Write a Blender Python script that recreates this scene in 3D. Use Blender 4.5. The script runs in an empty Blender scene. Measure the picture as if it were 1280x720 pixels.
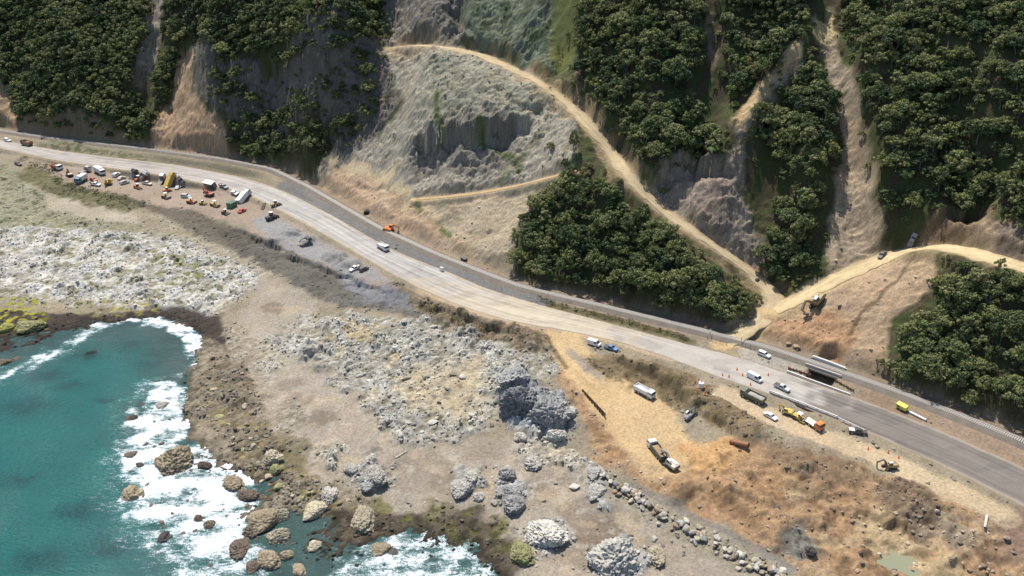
import bpy, math, random
import numpy as np
from mathutils import Vector, Matrix
R = math.radians
sc = bpy.context.scene
COL = sc.collection
random.seed(7); rng = np.random.default_rng(11)

# ------------------------------------------------------------------ camera, sky, sun, exposure
CAM_Z, PITCH, F = 158.0, R(27.0), 1004.0          # F in pixels of a 1280 px wide frame
cam_d = bpy.data.cameras.new('camera'); cam = bpy.data.objects.new('camera', cam_d); COL.objects.link(cam)
cam.location = (0, 0, CAM_Z); cam.rotation_euler = (R(90) - PITCH, 0, 0)
cam_d.sensor_width = 36; cam_d.lens = F / 1280 * 36; cam_d.clip_start = 1; cam_d.clip_end = 9000
sc.camera = cam
SUN_EL, SUN_AZ = R(63), R(-22)                    # azimuth from +Y, positive to the right
sd = Vector((math.sin(SUN_AZ) * math.cos(SUN_EL), math.cos(SUN_AZ) * math.cos(SUN_EL), math.sin(SUN_EL)))
w = bpy.data.worlds.new('World'); sc.world = w; w.use_nodes = True
nt = w.node_tree; bg = nt.nodes['Background']
sky = nt.nodes.new('ShaderNodeTexSky'); sky.sky_type = 'NISHITA'; sky.sun_disc = False
sky.sun_elevation = SUN_EL; sky.sun_rotation = SUN_AZ
nt.links.new(sky.outputs[0], bg.inputs[0]); bg.inputs[1].default_value = 0.125
ld = bpy.data.lights.new('sun', 'SUN'); ld.energy = 4.8; ld.angle = R(0.53); ld.color = (1, 0.955, 0.88)
sun = bpy.data.objects.new('sun', ld); COL.objects.link(sun); sun.location = (-100, 200, 400)
sun.rotation_euler = (-sd).to_track_quat('-Z', 'Y').to_euler()
sc.view_settings.view_transform = 'Standard'; sc.view_settings.look = 'None'
sc.view_settings.gamma = 1; sc.view_settings.use_curve_mapping = False
sc.view_settings.exposure = 0.56
sc.cycles.max_bounces = 5; sc.cycles.diffuse_bounces = 2

# ------------------------------------------------------------------ noise (numpy)
def _h(ix, iy, s):
    n = (ix.astype(np.int64) * 374761393 + iy.astype(np.int64) * 668265263 + s * 974711) & 0xFFFFFFFF
    n = ((n ^ (n >> 13)) * 1274126177) & 0xFFFFFFFF
    n = n ^ (n >> 16)
    return (n & 0xFFFFFF) / float(0x1000000)
def perlin(x, y, s=0):
    x0 = np.floor(x); y0 = np.floor(y); fx = x - x0; fy = y - y0
    u = fx * fx * fx * (fx * (fx * 6 - 15) + 10); v = fy * fy * fy * (fy * (fy * 6 - 15) + 10)
    def g(dx, dy):
        a = _h(x0 + dx, y0 + dy, s) * 6.2831853
        return np.cos(a) * (fx - dx) + np.sin(a) * (fy - dy)
    a = g(0, 0); b = g(1, 0); c = g(0, 1); d = g(1, 1)
    return (a + (b - a) * u + (c - a) * v + (a - b - c + d) * u * v) * 1.5
def fbm(x, y, o=4, s=0, gain=.5):
    r = 0; a = 1; t = 0
    for i in range(o):
        r = r + a * perlin(x * 2 ** i + 17.3 * i, y * 2 ** i - 9.1 * i, s + i); t += a; a *= gain
    return r / t
def worley(x, y, s=0):
    x0 = np.floor(x); y0 = np.floor(y)
    f1 = np.full(x.shape, 9.); f2 = np.full(x.shape, 9.); cid = np.zeros(x.shape)
    for dx in (-1, 0, 1):
        for dy in (-1, 0, 1):
            cx = x0 + dx; cy = y0 + dy
            d = np.hypot(cx + .1 + .8 * _h(cx, cy, s) - x, cy + .1 + .8 * _h(cx, cy, s + 5) - y)
            c = _h(cx, cy, s + 9)
            m = d < f1
            f2 = np.where(m, f1, np.minimum(f2, d)); cid = np.where(m, c, cid); f1 = np.where(m, d, f1)
    return f1, f2, cid
def sstep(a, b, x):
    t = np.clip((x - a) / (b - a), 0, 1); return t * t * (3 - 2 * t)

# ------------------------------------------------------------------ pixel rays and colours
cP, sP = math.cos(PITCH), math.sin(PITCH)
def ray(px, py):
    u = (np.asarray(px, float) - 640) / F; v = (360 - np.asarray(py, float)) / F
    return u, cP + v * sP, -sP + v * cP
def at(px, py, h):                                # the place at height h seen in that direction of the photograph
    x, y, z = ray(px, py); t = (h - CAM_Z) / z
    return np.stack([x * t, y * t, np.zeros_like(t) + h], -1)
def lin(v): v = v / 255; return v / 12.92 if v <= .04045 else ((v + .055) / 1.055) ** 2.4
def C(r, g, b, k=.55): return (lin(r) * k, lin(g) * k, lin(b) * k)

# ------------------------------------------------------------------ relief: profiles of the slope, shore heights
pts = []
def profile(px, base, h0, segs):
    p = at(px, base, h0); pts.append(p)
    for (py, sl) in segs:
        x, y, z = ray(px, py); lo, hi = 1, 3000; tn = math.tan(R(sl))
        for _ in range(60):
            t = (lo + hi) / 2
            X, Y, Z = x * t, y * t, CAM_Z + z * t
            d = math.hypot(X, Y) - math.hypot(p[0], p[1])
            if Z > p[2] + d * tn: lo = t
            else: hi = t
        p = np.array([x * t, y * t, CAM_Z + z * t]); pts.append(p)
for a in [(-120, 148, 11, [(110, 50), (40, 44), (-40, 42), (-110, 40)]),
          (-60, 154, 11, [(120, 50), (50, 44), (0, 42), (-90, 40)]),
          (0, 160, 11, [(130, 55), (60, 42), (0, 40), (-90, 38)]),
          (60, 170, 11, [(150, 55), (80, 40), (0, 38), (-90, 38)]),
          (130, 182, 11, [(160, 52), (90, 40), (0, 38), (-90, 38)]),
          (190, 186, 11, [(150, 46), (90, 42), (0, 38), (-90, 38)]),
          (240, 192, 11, [(130, 44), (60, 46), (0, 46), (-90, 40)]),
          (295, 200, 11, [(150, 52), (80, 62), (0, 44), (-90, 40)]),
          (345, 211, 11, [(185, 34), (145, 34), (70, 66), (0, 44), (-90, 40)]),
          (400, 236, 11, [(205, 40), (165, 48), (85, 66), (40, 48), (0, 44), (-90, 40)]),
          (440, 256, 11, [(210, 30), (170, 40), (90, 58), (40, 50), (0, 46), (-90, 42)]),
          (490, 284, 11, [(240, 28), (205, 26), (130, 40), (64, 34), (54, 6), (0, 52), (-90, 44)]),
          (540, 310, 11, [(255, 29), (248, 12), (215, 36), (205, 62), (150, 62), (70, 38), (54, 8), (0, 52), (-90, 46)]),
          (600, 332, 11, [(250, 31), (242, 8), (215, 36), (205, 64), (152, 68), (110, 38), (85, 34), (66, 6), (0, 50), (-90, 46)]),
          (660, 352, 11, [(233, 32), (225, 6), (180, 42), (150, 56), (105, 38), (88, 5), (0, 50), (-90, 46)]),
          (720, 368, 11, [(200, 42), (150, 40), (128, 5), (95, 62), (40, 46), (0, 46), (-90, 42)]),
          (775, 382, 11, [(222, 44), (196, 5), (170, 62), (100, 44), (0, 43), (-90, 42)]),
          (840, 400, 11, [(285, 44), (262, 5), (190, 62), (100, 44), (0, 43), (-90, 42)]),
          (900, 414, 11, [(335, 40), (314, 4), (215, 60), (140, 46), (60, 43), (0, 43), (-90, 42)]),
          (955, 426, 11, [(380, 18), (355, 5), (260, 50), (140, 46), (60, 44), (0, 43), (-90, 42)]),
          (1010, 445, 11, [(405, 28), (372, 14), (350, 30), (200, 50), (40, 44), (0, 44), (-90, 42)]),
          (1060, 462, 11, [(345, 31), (330, 5), (200, 38), (40, 44), (0, 44), (-90, 42)]),
          (1120, 482, 11, [(325, 31), (312, 5), (285, 58), (200, 50), (100, 42), (0, 42), (-90, 40)]),
          (1200, 514, 11, [(320, 42), (304, 5), (262, 52), (150, 43), (0, 42), (-90, 40)]),
          (1280, 545, 11, [(345, 43), (328, 5), (250, 48), (150, 43), (0, 42), (-90, 40)]),
          (1380, 588, 11, [(385, 43), (365, 5), (260, 46), (150, 43), (0, 42), (-90, 40)])]:
    profile(*a)
low = [(-60, 760, -5), (0, 720, -5), (100, 600, -4.5), (150, 480, -3.5), (50, 520, -4), (180, 440, -2.5), (0, 485, -2.5), (90, 425, -1), (-80, 480, -1.5),
       (150, 396, .1), (230, 398, .15), (262, 410, .35), (275, 440, .5), (240, 470, .1), (205, 455, -1.2), (220, 505, -.6), (265, 500, .9), (160, 560, -1.5), (150, 650, -2.5), (280, 690, -1.2), (230, 620, -.9),
       (300, 600, -.5), (290, 560, .5), (330, 640, .3), (375, 645, -.9), (345, 605, -.4), (430, 700, -.6), (560, 705, -.8), (600, 725, -.8), (480, 690, -.6), (490, 655, .1), (555, 648, .25), (620, 672, .4), (640, 700, .3), (665, 720, 1.1), (340, 715, -.2),
       (300, 365, 2.6), (350, 400, 2.8), (320, 470, 2), (400, 520, 2.4), (345, 560, 1), (430, 600, 1.2), (560, 610, 1.4), (470, 630, .6), (620, 560, 2.6), (700, 620, 2.4), (780, 685, 2.2), (880, 725, 2.2), (740, 555, 4), (660, 660, 1.6),
       (-60, 365, 1), (0, 350, 1.5), (0, 300, 2.5), (100, 330, 2.5), (200, 330, 3), (300, 330, 3.6), (0, 240, 5), (100, 275, 4), (200, 292, 4), (0, 385, .7), (90, 388, .6), (30, 405, .2), (0, 440, -.4), (60, 412, .05), (-80, 250, 4.5), (-80, 300, 2.5),
       (275, 300, 4.2), (340, 340, 4.2), (400, 374, 4), (480, 388, 4.5), (560, 415, 5.5), (630, 430, 6.5), (500, 440, 4), (440, 430, 3.5), (560, 480, 4), (620, 520, 3.4), (680, 450, 8), (700, 500, 5),
       (300, 277, 10), (240, 265, 9.5), (350, 300, 10), (400, 328, 10), (450, 347, 10), (500, 361, 10), (560, 382, 10), (640, 408, 10), (150, 238, 9.5), (80, 222, 9.5), (20, 198, 9.5), (0, 205, 8.5), (70, 245, 5.5), (150, 258, 6), (210, 272, 6.5), (30, 228, 6),
       (0, 180, 10), (130, 203, 10), (285, 231, 10), (375, 270, 10), (480, 334, 10), (580, 375, 10), (700, 400, 10), (770, 415, 10), (840, 440, 10), (900, 462, 10), (950, 470, 10), (1050, 510, 10), (1100, 530, 10), (1180, 565, 10), (1300, 620, 10), (1400, 670, 10),
       (695, 430, 9.3), (725, 470, 7.6), (765, 500, 7), (820, 530, 6.6), (800, 570, 6), (850, 560, 6.2), (860, 490, 9.8), (780, 455, 9.8), (905, 520, 9.4), (720, 520, 5.5), (745, 575, 4.2),
       (900, 600, 6), (960, 590, 7), (900, 640, 5), (990, 680, 4.6), (1000, 620, 6), (1050, 640, 6), (1120, 700, 3.6), (1160, 720, 3.6), (1080, 720, 4), (1200, 660, 6.5), (1240, 650, 8.5), (1100, 620, 7), (820, 610, 4.6), (970, 715, 4), (1250, 720, 5), (1060, 690, 4.4),
       (960, 545, 9.6), (1030, 562, 10), (1130, 597, 10), (1220, 632, 10), (1000, 545, 10), (1300, 665, 9.5), (1350, 720, 7)]
for a in low: pts.append(at(*a))
ax = np.array([.826, -.564]); an = np.array([.564, .826])      # along the coast, and inland
O0 = np.array([-100., 300.])
for s in (-3200, -1800, -1000, -600, 560, 900, 1700, 3200):
    for d, h in ((-2500, -6), (-300, -5), (-60, -3), (0, 8), (60, 11), (200, 120), (420, 220), (1200, 330), (3200, 360)):
        q = O0 + ax * s + an * d; pts.append(np.array([q[0], q[1], h]))
for s in (-300, 0, 250):
    for d, h in ((330, 215), (600, 290), (1200, 330), (3200, 360), (-330, -6), (-700, -6), (-2500, -6)):
        q = O0 + ax * s + an * d; pts.append(np.array([q[0], q[1], h]))
pts = np.array(pts)
_k = lambda d: d
D = np.hypot(pts[:, None, 0] - pts[None, :, 0], pts[:, None, 1] - pts[None, :, 1])
n = len(pts); A = np.zeros((n + 3, n + 3)); A[:n, :n] = -D - 0 ; A[:n, :n] -= np.eye(n) * .6 * -1 * 0
A[:n, :n] += np.eye(n) * 1.2
A[:n, n] = A[n, :n] = 1; A[:n, n + 1] = A[n + 1, :n] = pts[:, 0] / 500; A[:n, n + 2] = A[n + 2, :n] = pts[:, 1] / 500
sol = np.linalg.solve(A, np.concatenate([pts[:, 2], [0, 0, 0]]))
def rbf(x, y):
    out = np.empty(x.size); x = x.ravel(); y = y.ravel()
    for i in range(0, x.size, 20000):
        a, b = x[i:i + 20000], y[i:i + 20000]
        d = np.hypot(a[:, None] - pts[None, :, 0], b[:, None] - pts[None, :, 1])
        out[i:i + 20000] = -d @ sol[:n] + sol[n] + sol[n + 1] * a / 500 + sol[n + 2] * b / 500
    return out

def axis(lo, hi, st, far, g=1.25):
    a = list(np.arange(lo, hi, st)); s = st
    while a[-1] < far: s *= g; a.append(a[-1] + s)
    b = []; s = st; x = lo
    while x > -far: s *= g; x -= s; b.append(x)
    return np.array(b[::-1] + a)
GX = axis(-345, 175, .55, 3000)
_a = axis(104, 230, .5, 3000); _m = _a[_a <= 229.9]
_f = list(_m); s = .5
while _f[-1] < 460: _f.append(_f[-1] + .42)
while _f[-1] < 3000:
    s = min(s * 1.02, 1.0) if _f[-1] < 640 else s * 1.25
    _f.append(_f[-1] + s)
GY = np.array(_f)
NX, NY = len(GX), len(GY)
# coarse evaluation, then a smooth (Catmull-Rom) resampling on to the fine grid
cx = axis(-360, 200, 3.0, 3100, 1.3); cy = axis(90, 660, 3.0, 3100, 1.3)
HC = rbf(*np.meshgrid(cx, cy)).reshape(len(cy), len(cx))
def resamp1(src, x, V):                           # along the last axis
    i = np.clip(np.searchsorted(src, x) - 1, 1, len(src) - 3); t = (x - src[i]) / (src[i + 1] - src[i]); t = np.clip(t, 0, 1)
    p0, p1, p2, p3 = V[..., i - 1], V[..., i], V[..., i + 1], V[..., i + 2]
    m1 = (p2 - p0) / 2; m2 = (p3 - p1) / 2
    return (2 * t**3 - 3 * t**2 + 1) * p1 + (t**3 - 2 * t**2 + t) * m1 + (-2 * t**3 + 3 * t**2) * p2 + (t**3 - t**2) * m2
H = resamp1(cx, GX, HC); H = resamp1(cy, GY, H.T).T
XX, YY = np.meshgrid(GX, GY)

def ground(x, y):
    x = np.asarray(x, float); y = np.asarray(y, float)
    i = np.clip(np.searchsorted(GX, x) - 1, 0, NX - 2); j = np.clip(np.searchsorted(GY, y) - 1, 0, NY - 2)
    u = (x - GX[i]) / (GX[i + 1] - GX[i]); v = (y - GY[j]) / (GY[j + 1] - GY[j])
    return (H[j, i] * (1 - u) + H[j, i + 1] * u) * (1 - v) + (H[j + 1, i] * (1 - u) + H[j + 1, i + 1] * u) * v
def hit(px, py):                                  # where the line of sight meets the ground
    px = np.atleast_1d(np.asarray(px, float)); py = np.atleast_1d(np.asarray(py, float))
    x, y, z = ray(px, py); lo = np.full(px.shape, 120.); t = lo.copy(); done = np.zeros(px.shape, bool)
    while not done.all() and t.max() < 1500:
        tn = np.where(done, t, t + .8)
        below = CAM_Z + z * tn < ground(x * tn, y * tn)
        lo = np.where(done, lo, t); t = tn; done |= below
    hi = t
    for _ in range(12):
        m = (lo + hi) / 2; b = CAM_Z + z * m < ground(x * m, y * m)
        hi = np.where(b, m, hi); lo = np.where(b, lo, m)
    return np.stack([x * hi, y * hi, ground(x * hi, y * hi)], -1)
def hits(L): L = np.array(L, float); return hit(L[:, 0], L[:, 1])

def win(P, m):                                    # window of the grid around some points
    i0 = max(np.searchsorted(GX, P[:, 0].min() - m) - 1, 0); i1 = min(np.searchsorted(GX, P[:, 0].max() + m) + 1, NX)
    j0 = max(np.searchsorted(GY, P[:, 1].min() - m) - 1, 0); j1 = min(np.searchsorted(GY, P[:, 1].max() + m) + 1, NY)
    return np.s_[j0:j1, i0:i1]
def pdist(x, y, P):                               # distance to a polyline, signed side, and position along it (index)
    best = np.full(x.shape, 1e9); side = np.zeros(x.shape); tt = np.zeros(x.shape)
    for k in range(len(P) - 1):
        ax_, ay_ = P[k, 0], P[k, 1]; dx, dy = P[k + 1, 0] - ax_, P[k + 1, 1] - ay_; L2 = dx * dx + dy * dy + 1e-9
        t = np.clip(((x - ax_) * dx + (y - ay_) * dy) / L2, 0, 1)
        d = np.hypot(x - ax_ - t * dx, y - ay_ - t * dy); m = d < best
        best = np.where(m, d, best); tt = np.where(m, k + t, tt)
        side = np.where(m, np.sign(dx * (y - ay_) - dy * (x - ax_)), side)
    return best, side, tt
def psdf(x, y, P):                                # signed distance to a polygon, positive inside
    Q = np.vstack([P, P[:1]]); d, _, _ = pdist(x, y, Q); ins = np.zeros(x.shape, bool)
    for k in range(len(P)):
        x1, y1, x2, y2 = Q[k, 0], Q[k, 1], Q[k + 1, 0], Q[k + 1, 1]
        if y1 == y2: continue
        c = ((y1 > y) != (y2 > y)) & (x < (x2 - x1) * (y - y1) / (y2 - y1) + x1); ins ^= c
    return np.where(ins, d, -d)

# ridges and gullies
def hstroke(L, wd, dz, soft=None):
    P = hits(L); s = win(P, wd * 2.2); x, y = XX[s], YY[s]
    d, _, t = pdist(x + 3 * perlin(x / 14, y / 14, 3), y + 3 * perlin(x / 14, y / 14, 4), P)
    e = np.clip(t / .7, 0, 1) * np.clip((len(P) - 1 - t) / .7, 0, 1)
    H[s] += 1.35 * dz * np.exp(-(d / wd) ** 2) * (.35 + .65 * e)
def hmound(px, py, rad, dz, p=2.0, asp=1.0, ang=0.0):
    P = hits([(px, py)]); s = win(P, rad * 1.8 * max(asp, 1)); x, y = XX[s] - P[0, 0], YY[s] - P[0, 1]
    c, q = math.cos(ang), math.sin(ang); u, v = (x * c + y * q) / asp, -x * q + y * c
    d = np.hypot(u, v) / rad * (1 + .35 * perlin(XX[s] / rad * 1.3, YY[s] / rad * 1.3, int(px)))
    H[s] += dz * np.exp(-d ** (2 * p))

def hcliff(L, depth, fall, warp=2.0):             # a scarp: the ground drops on the seaward side of the line and eases out below it
    P = hits(L); s = win(P, fall * 4); x, y = XX[s], YY[s]
    d, side, t = pdist(x + warp * perlin(x / 6, y / 6, 5) + .7 * perlin(x / 1.8, y / 1.8, 7), y + warp * perlin(x / 6, y / 6, 6) + .7 * perlin(x / 1.8, y / 1.8, 8), P)
    e = sstep(0, .8, t) * sstep(0, .8, len(P) - 1 - t)
    H[s] -= np.where(side < 0, depth * np.exp(-(d / fall) ** 1.5) * sstep(0, .6, d), 0) * e * (.75 + .5 * perlin(x / 9, y / 9, 9))
# ------------------------------------------------------------------ landform features
hstroke([(890, 20), (888, 80), (885, 130), (880, 175)], 7, -9)                 # gully with a narrow slip
hstroke([(925, 190), (945, 150), (970, 100), (1005, 45)], 6, 7)                # pale spur crest
hstroke([(985, 330), (1000, 260), (1015, 190), (1025, 110)], 8, 5)             # wooded spur
hstroke([(1085, 330), (1085, 250), (1070, 170), (1056, 90), (1040, 20)], 8, -5)
hstroke([(1100, 290), (1095, 200), (1080, 120), (1062, 50)], 7, 7)             # shoulder right of the slip
hstroke([(1250, 250), (1235, 215), (1210, 150), (1190, 90)], 9, -8)
hstroke([(1270, 170), (1240, 110), (1220, 40)], 10, 5)
hstroke([(1150, 230), (1140, 150), (1120, 60)], 9, 5)
hstroke([(815, 200), (805, 130), (790, 50)], 10, 6)
hstroke([(850, 190), (845, 120), (850, 40)], 8, -4)
hstroke([(700, 100), (705, 60), (705, 10)], 7, -7)                             # grassy gully
hstroke([(650, 70), (665, 30), (670, -20)], 9, 5)
hstroke([(570, 40), (575, 10), (560, -30)], 6, -7)
hstroke([(160, 160), (178, 110), (192, 50), (198, 0)], 9, -10)
hstroke([(100, 150), (90, 90), (80, 20)], 15, 8)
hstroke([(210, 160), (212, 100), (220, 50)], 7, -8)
hstroke([(262, 130), (262, 70), (275, 10)], 9, 7)
hstroke([(25, 140), (20, 90), (10, 30)], 10, -5)
hstroke([(470, 80), (440, 60), (400, 50), (330, 45)], 12, 9)                   # wooded rim above the shaded bluff
hstroke([(400, 190), (415, 150), (425, 110)], 8, -6)
hstroke([(505, 200), (520, 150), (535, 100)], 10, 4)
for (px, py, r, dz) in [(640, 300, 9, 2.5), (560, 285, 6, -1.5), (500, 262, 5, -1.2)]: hmound(px, py, r, dz)
# the big rock stack, knolls and heaps seaward of the road
hmound(650, 492, 7, 4.5, 1.6); hmound(668, 515, 6.5, 3.5, 1.5); hmound(690, 520, 5, 2.5, 1.5); hmound(640, 470, 6, 3, 1.2)
hmound(660, 540, 4, 2, 1.3); hmound(705, 500, 4, 2)
for (px, py, r, dz) in [(770, 455, 4.5, 2.2), (800, 466, 5, 2.4), (835, 480, 5, 2.6), (870, 497, 5, 2.6), (905, 515, 5.5, 2.4), (935, 540, 5, 2.0),
                        (1125, 622, 7, 1.6), (1105, 635, 5, 1.0), (1165, 640, 6, 1.2), (1060, 590, 6, 2), (990, 585, 6, 2), (1010, 600, 5, 1.5), (900, 600, 6, 2.0), (930, 620, 6, 2),
                        (850, 610, 5, 2), (980, 672, 5, 2.6), (1015, 650, 4, 2), (955, 650, 5, 1.5), (1190, 690, 6, 2), (1215, 665, 6, 2), (880, 575, 5, 1.8),
                        (365, 292, 4, 2.2), (385, 300, 3.5, 2.0), (420, 322, 5, 2.8), (440, 330, 4, 2.2), (345, 300, 3, 1.2),
                        (585, 395, 5, 2), (615, 402, 5, 2), (560, 395, 4, 1.5), (540, 400, 4, 1.5), (640, 420, 5, 2.5), (665, 428, 5, 3), (600, 420, 4, -1.5),
                        (340, 560, 4, 1), (462, 560, 3, 1.5)]:
    hmound(px, py, r, dz)
hmound(1124, 703, 5.5, -1.8, 1.3)                                              # hollow of the pond
for (px, py, r, dz) in [(415, 410, 6, 1.6), (450, 425, 7, 2), (490, 430, 7, 1.8), (530, 420, 6, 1.6), (540, 515, 7, 1.4), (500, 500, 6, 1.2), (580, 520, 5, 1.4), (390, 440, 5, 1.2)]: hmound(px, py, r, dz)
for a in [([(512, 190), (540, 162), (575, 158), (600, 150), (652, 143), (670, 160)], 12, 8), ([(548, 208), (580, 198), (612, 206)], 5, 5), ([(636, 122), (666, 134), (692, 128)], 4, 4),
          ([(810, 240), (830, 207), (862, 192), (905, 200), (922, 216)], 8, 8), ([(1102, 302), (1150, 286), (1215, 262), (1244, 250)], 6, 6), ([(296, 84), (340, 70), (400, 80), (474, 86)], 9, 14), ([(420, 170), (455, 150), (490, 120)], 3, 4),
          ([(712, 120), (742, 150), (772, 187), (805, 227)], 4, 4), ([(575, 25), (600, 50), (640, 72), (680, 92)], 4, 4), ([(430, 226), (470, 232), (505, 252)], 2, 4), ([(500, 58), (520, 40), (560, 46)], 4, 4),
          ([(500, 366), (560, 388), (620, 410), (682, 428)], 2.5, 4), ([(290, 284), (330, 300), (395, 330), (450, 350), (500, 366)], 2.5, 5), ([(725, 453), (760, 463), (810, 481), (860, 501), (905, 530), (935, 551)], 2, 3), ([(975, 572), (1010, 585), (1060, 598)], 2, 3), ([(1045, 570), (1090, 594), (1150, 616), (1215, 644)], 1.8, 3),
          ([(1005, 20), (1030, 14), (1048, 22)], 4, 5), ([(212, 66), (232, 58), (246, 66)], 5, 5), ([(868, 612), (930, 618), (985, 640)], 1.4, 3), ([(1040, 640), (1090, 642), (1140, 662), (1200, 676)], 1.6, 3), ([(560, 290), (600, 288), (640, 280)], 1.2, 4),
          ([(965, 395), (1010, 398), (1060, 420)], 1.5, 3), ([(1150, 318), (1120, 350), (1085, 385)], 1.2, 3)]: hcliff(*a)
_lo = (XX > -420) & (XX < 260) & (YY > 60) & (YY < 720)
slope0 = np.zeros_like(H); gy, gx = np.gradient(H, GY, GX); slope0 = np.hypot(gx, gy)
H += np.where(_lo & (H > 12), 1.6 * fbm(XX / 22, YY / 22, 4, 40) * sstep(12, 22, H), 0)

# ------------------------------------------------------------------ roads, tracks and the railway bed
def polyline3(P, step):
    seg = np.r_[0, np.cumsum(np.hypot(*np.diff(P[:, :2], axis=0).T))]; m = max(int(seg[-1] / step), 2)
    s = np.linspace(0, seg[-1], m + 1); Q = np.stack([np.interp(s, seg, P[:, k]) for k in range(P.shape[1])], 1)
    for _ in range(3): Q[1:-1] = (Q[:-2] + 2 * Q[1:-1] + Q[2:]) / 4
    return Q
def flatten(Cn, hw, blend, drop=.12):
    s = win(Cn, hw.max() + blend + 2); x, y = XX[s], YY[s]; idx = np.arange(len(Cn))
    k = max(1, len(Cn) // 90); sub = np.r_[np.arange(0, len(Cn) - 1, k), len(Cn) - 1]
    d, sd_, t = pdist(x, y, Cn[sub]); ti = np.interp(t, np.arange(len(sub)), sub)
    z = np.interp(ti, idx, Cn[:, 2]); h = np.interp(ti, idx, hw)
    wgt = 1 - sstep(h + .3, h + blend, d); H[s] = H[s] * (1 - wgt) + (z - drop) * wgt
Z0 = 10.0
U = [(-50, 166), (0, 175), (70, 188), (140, 197), (220, 206), (300, 221), (340, 233), (370, 246), (420, 272), (450, 290), (480, 307), (510, 321), (570, 344), (602, 359), (640, 371), (680, 383), (760, 404), (860, 431), (930, 449), (1000, 473), (1070, 498), (1130, 520), (1200, 549), (1300, 594), (1400, 642)]
Lw = [(-50, 175), (0, 185), (60, 199), (130, 209), (210, 220), (285, 236), (320, 248), (370, 274), (395, 287), (440, 313), (480, 337), (527, 362), (580, 384), (640, 402), (700, 412), (770, 426), (840, 448), (900, 472), (950, 488), (1000, 506), (1050, 527), (1100, 547), (1180, 583), (1300, 643), (1400, 698)]
def edges_to_ribbon(Ua, La, h, step=2.0):
    A = polyline3(at(*np.array(Ua, float).T, h), 1.0); B = polyline3(at(*np.array(La, float).T, h), 1.0)
    m = int(np.hypot(*np.diff(A[:, :2], axis=0).T).sum() / step); s = np.linspace(0, 1, m)
    ra = lambda Q: np.stack([np.interp(s * (len(Q) - 1), np.arange(len(Q)), Q[:, k]) for k in range(3)], 1)
    A = ra(A); Cn = A.copy(); hw = np.zeros(m)
    for i in range(m):                            # nearest point of the other edge
        d = np.hypot(B[:, 0] - A[i, 0], B[:, 1] - A[i, 1]); j = d.argmin(); Cn[i] = (A[i] + B[j]) / 2; hw[i] = d[j] / 2
    for _ in range(12):
        Cn[1:-1] = (Cn[:-2] + 2 * Cn[1:-1] + Cn[2:]) / 4; hw[1:-1] = (hw[:-2] + 2 * hw[1:-1] + hw[2:]) / 4
    return Cn, hw
ROAD, ROADW = edges_to_ribbon(U, Lw, Z0)
railpx = [(-60, 151), (0, 163), (60, 172), (120, 179), (200, 188), (280, 199), (340, 211), (385, 233), (430, 259), (475, 285), (540, 315), (600, 339), (650, 358), (700, 370), (760, 384), (850, 406), (905, 420), (960, 434), (1020, 454), (1110, 485), (1200, 519), (1300, 560), (1400, 606)]
RAIL = polyline3(at(*np.array(railpx, float).T, 11.0), 2.0)
for _ in range(6): RAIL[1:-1] = (RAIL[:-2] + 2 * RAIL[1:-1] + RAIL[2:]) / 4
def track(L, wd, step=2.0, h=None, sm=14):
    P = hits(L)
    if h is not None:
        P = at(*np.array(L, float).T, 10.0)
        P = np.array([at(a[0], a[1], hh) for a, hh in zip(L, h)])
    Q = polyline3(P, step)
    for _ in range(sm): Q[1:-1] = (Q[:-2] + 2 * Q[1:-1] + Q[2:]) / 4
    return Q, np.interp(np.linspace(0, 1, len(Q)), np.linspace(0, 1, len(wd)), wd)
T1 = track([(904, 431), (930, 414), (955, 398), (976, 379), (955, 354), (915, 322), (870, 292), (825, 260), (800, 238), (782, 216), (765, 192), (745, 166), (715, 134), (680, 106), (640, 86), (600, 68), (560, 60), (520, 56), (490, 60)], [3.2, 3.6, 4, 3.4, 2.8, 2.7, 3.0, 2.8, 3.2, 3.4, 2.8, 2.5, 2.8, 3.2, 4, 4, 2.2, 2, 1.8])
T2 = track([(968, 388), (1000, 373), (1030, 357), (1060, 342), (1095, 326), (1130, 313), (1170, 306), (1200, 311), (1240, 324), (1300, 340), (1380, 372)], [2.8, 3.0, 3.2, 3.4, 3.8, 4.2, 4.8, 5, 4.4, 3.6, 3.6])
T3 = track([(520, 249), (560, 246), (600, 241), (640, 234), (690, 221), (718, 214)], [1.6, 1.8, 2, 2.2, 2.2, 1.5])
T4 = track([(412, 200), (436, 209), (462, 216), (490, 226), (508, 240), (514, 252)], [2.4, 2.6, 2.4, 3, 3, 2])
RAMP = track([(706, 418), (722, 440), (748, 462), (780, 480), (812, 500), (826, 530), (824, 562)], [6, 5.5, 6, 8, 9, 8.5, 7], h=[10, 9.2, 8.2, 7.4, 6.9, 6.5, 6.2])
BENCH = track([(905, 492), (950, 514), (1000, 536), (1050, 553), (1110, 575), (1160, 600), (1215, 626), (1250, 640)], [3.5, 4, 4, 5, 6, 6, 4, 2], h=[9.85] * 8)
for T in (T1, T2): flatten(*T, 3.5)
flatten(*T3, 2.5)
flatten(*RAMP, 3.0, 0.0); flatten(*BENCH, 2.5, 0.0)
flatten(RAIL, np.full(len(RAIL), 4.6), 5.0, .75)
flatten(ROAD, ROADW, 3.0, .12)
# the stream bed that the two bridges cross
BR = at(np.array([1024.]), np.array([486.]), 10.0)[0]
def hcut(L, hs, hw, blend):
    P = np.array([at(a, b, c) for (a, b), c in zip(L, hs)]); Q = polyline3(P, 1.5); flatten(Q, np.full(len(Q), hw), blend, 0)

VV = YY + .9 * np.minimum(H, 140)                # runs with the slope, so that texture is not stretched on steep faces
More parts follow.
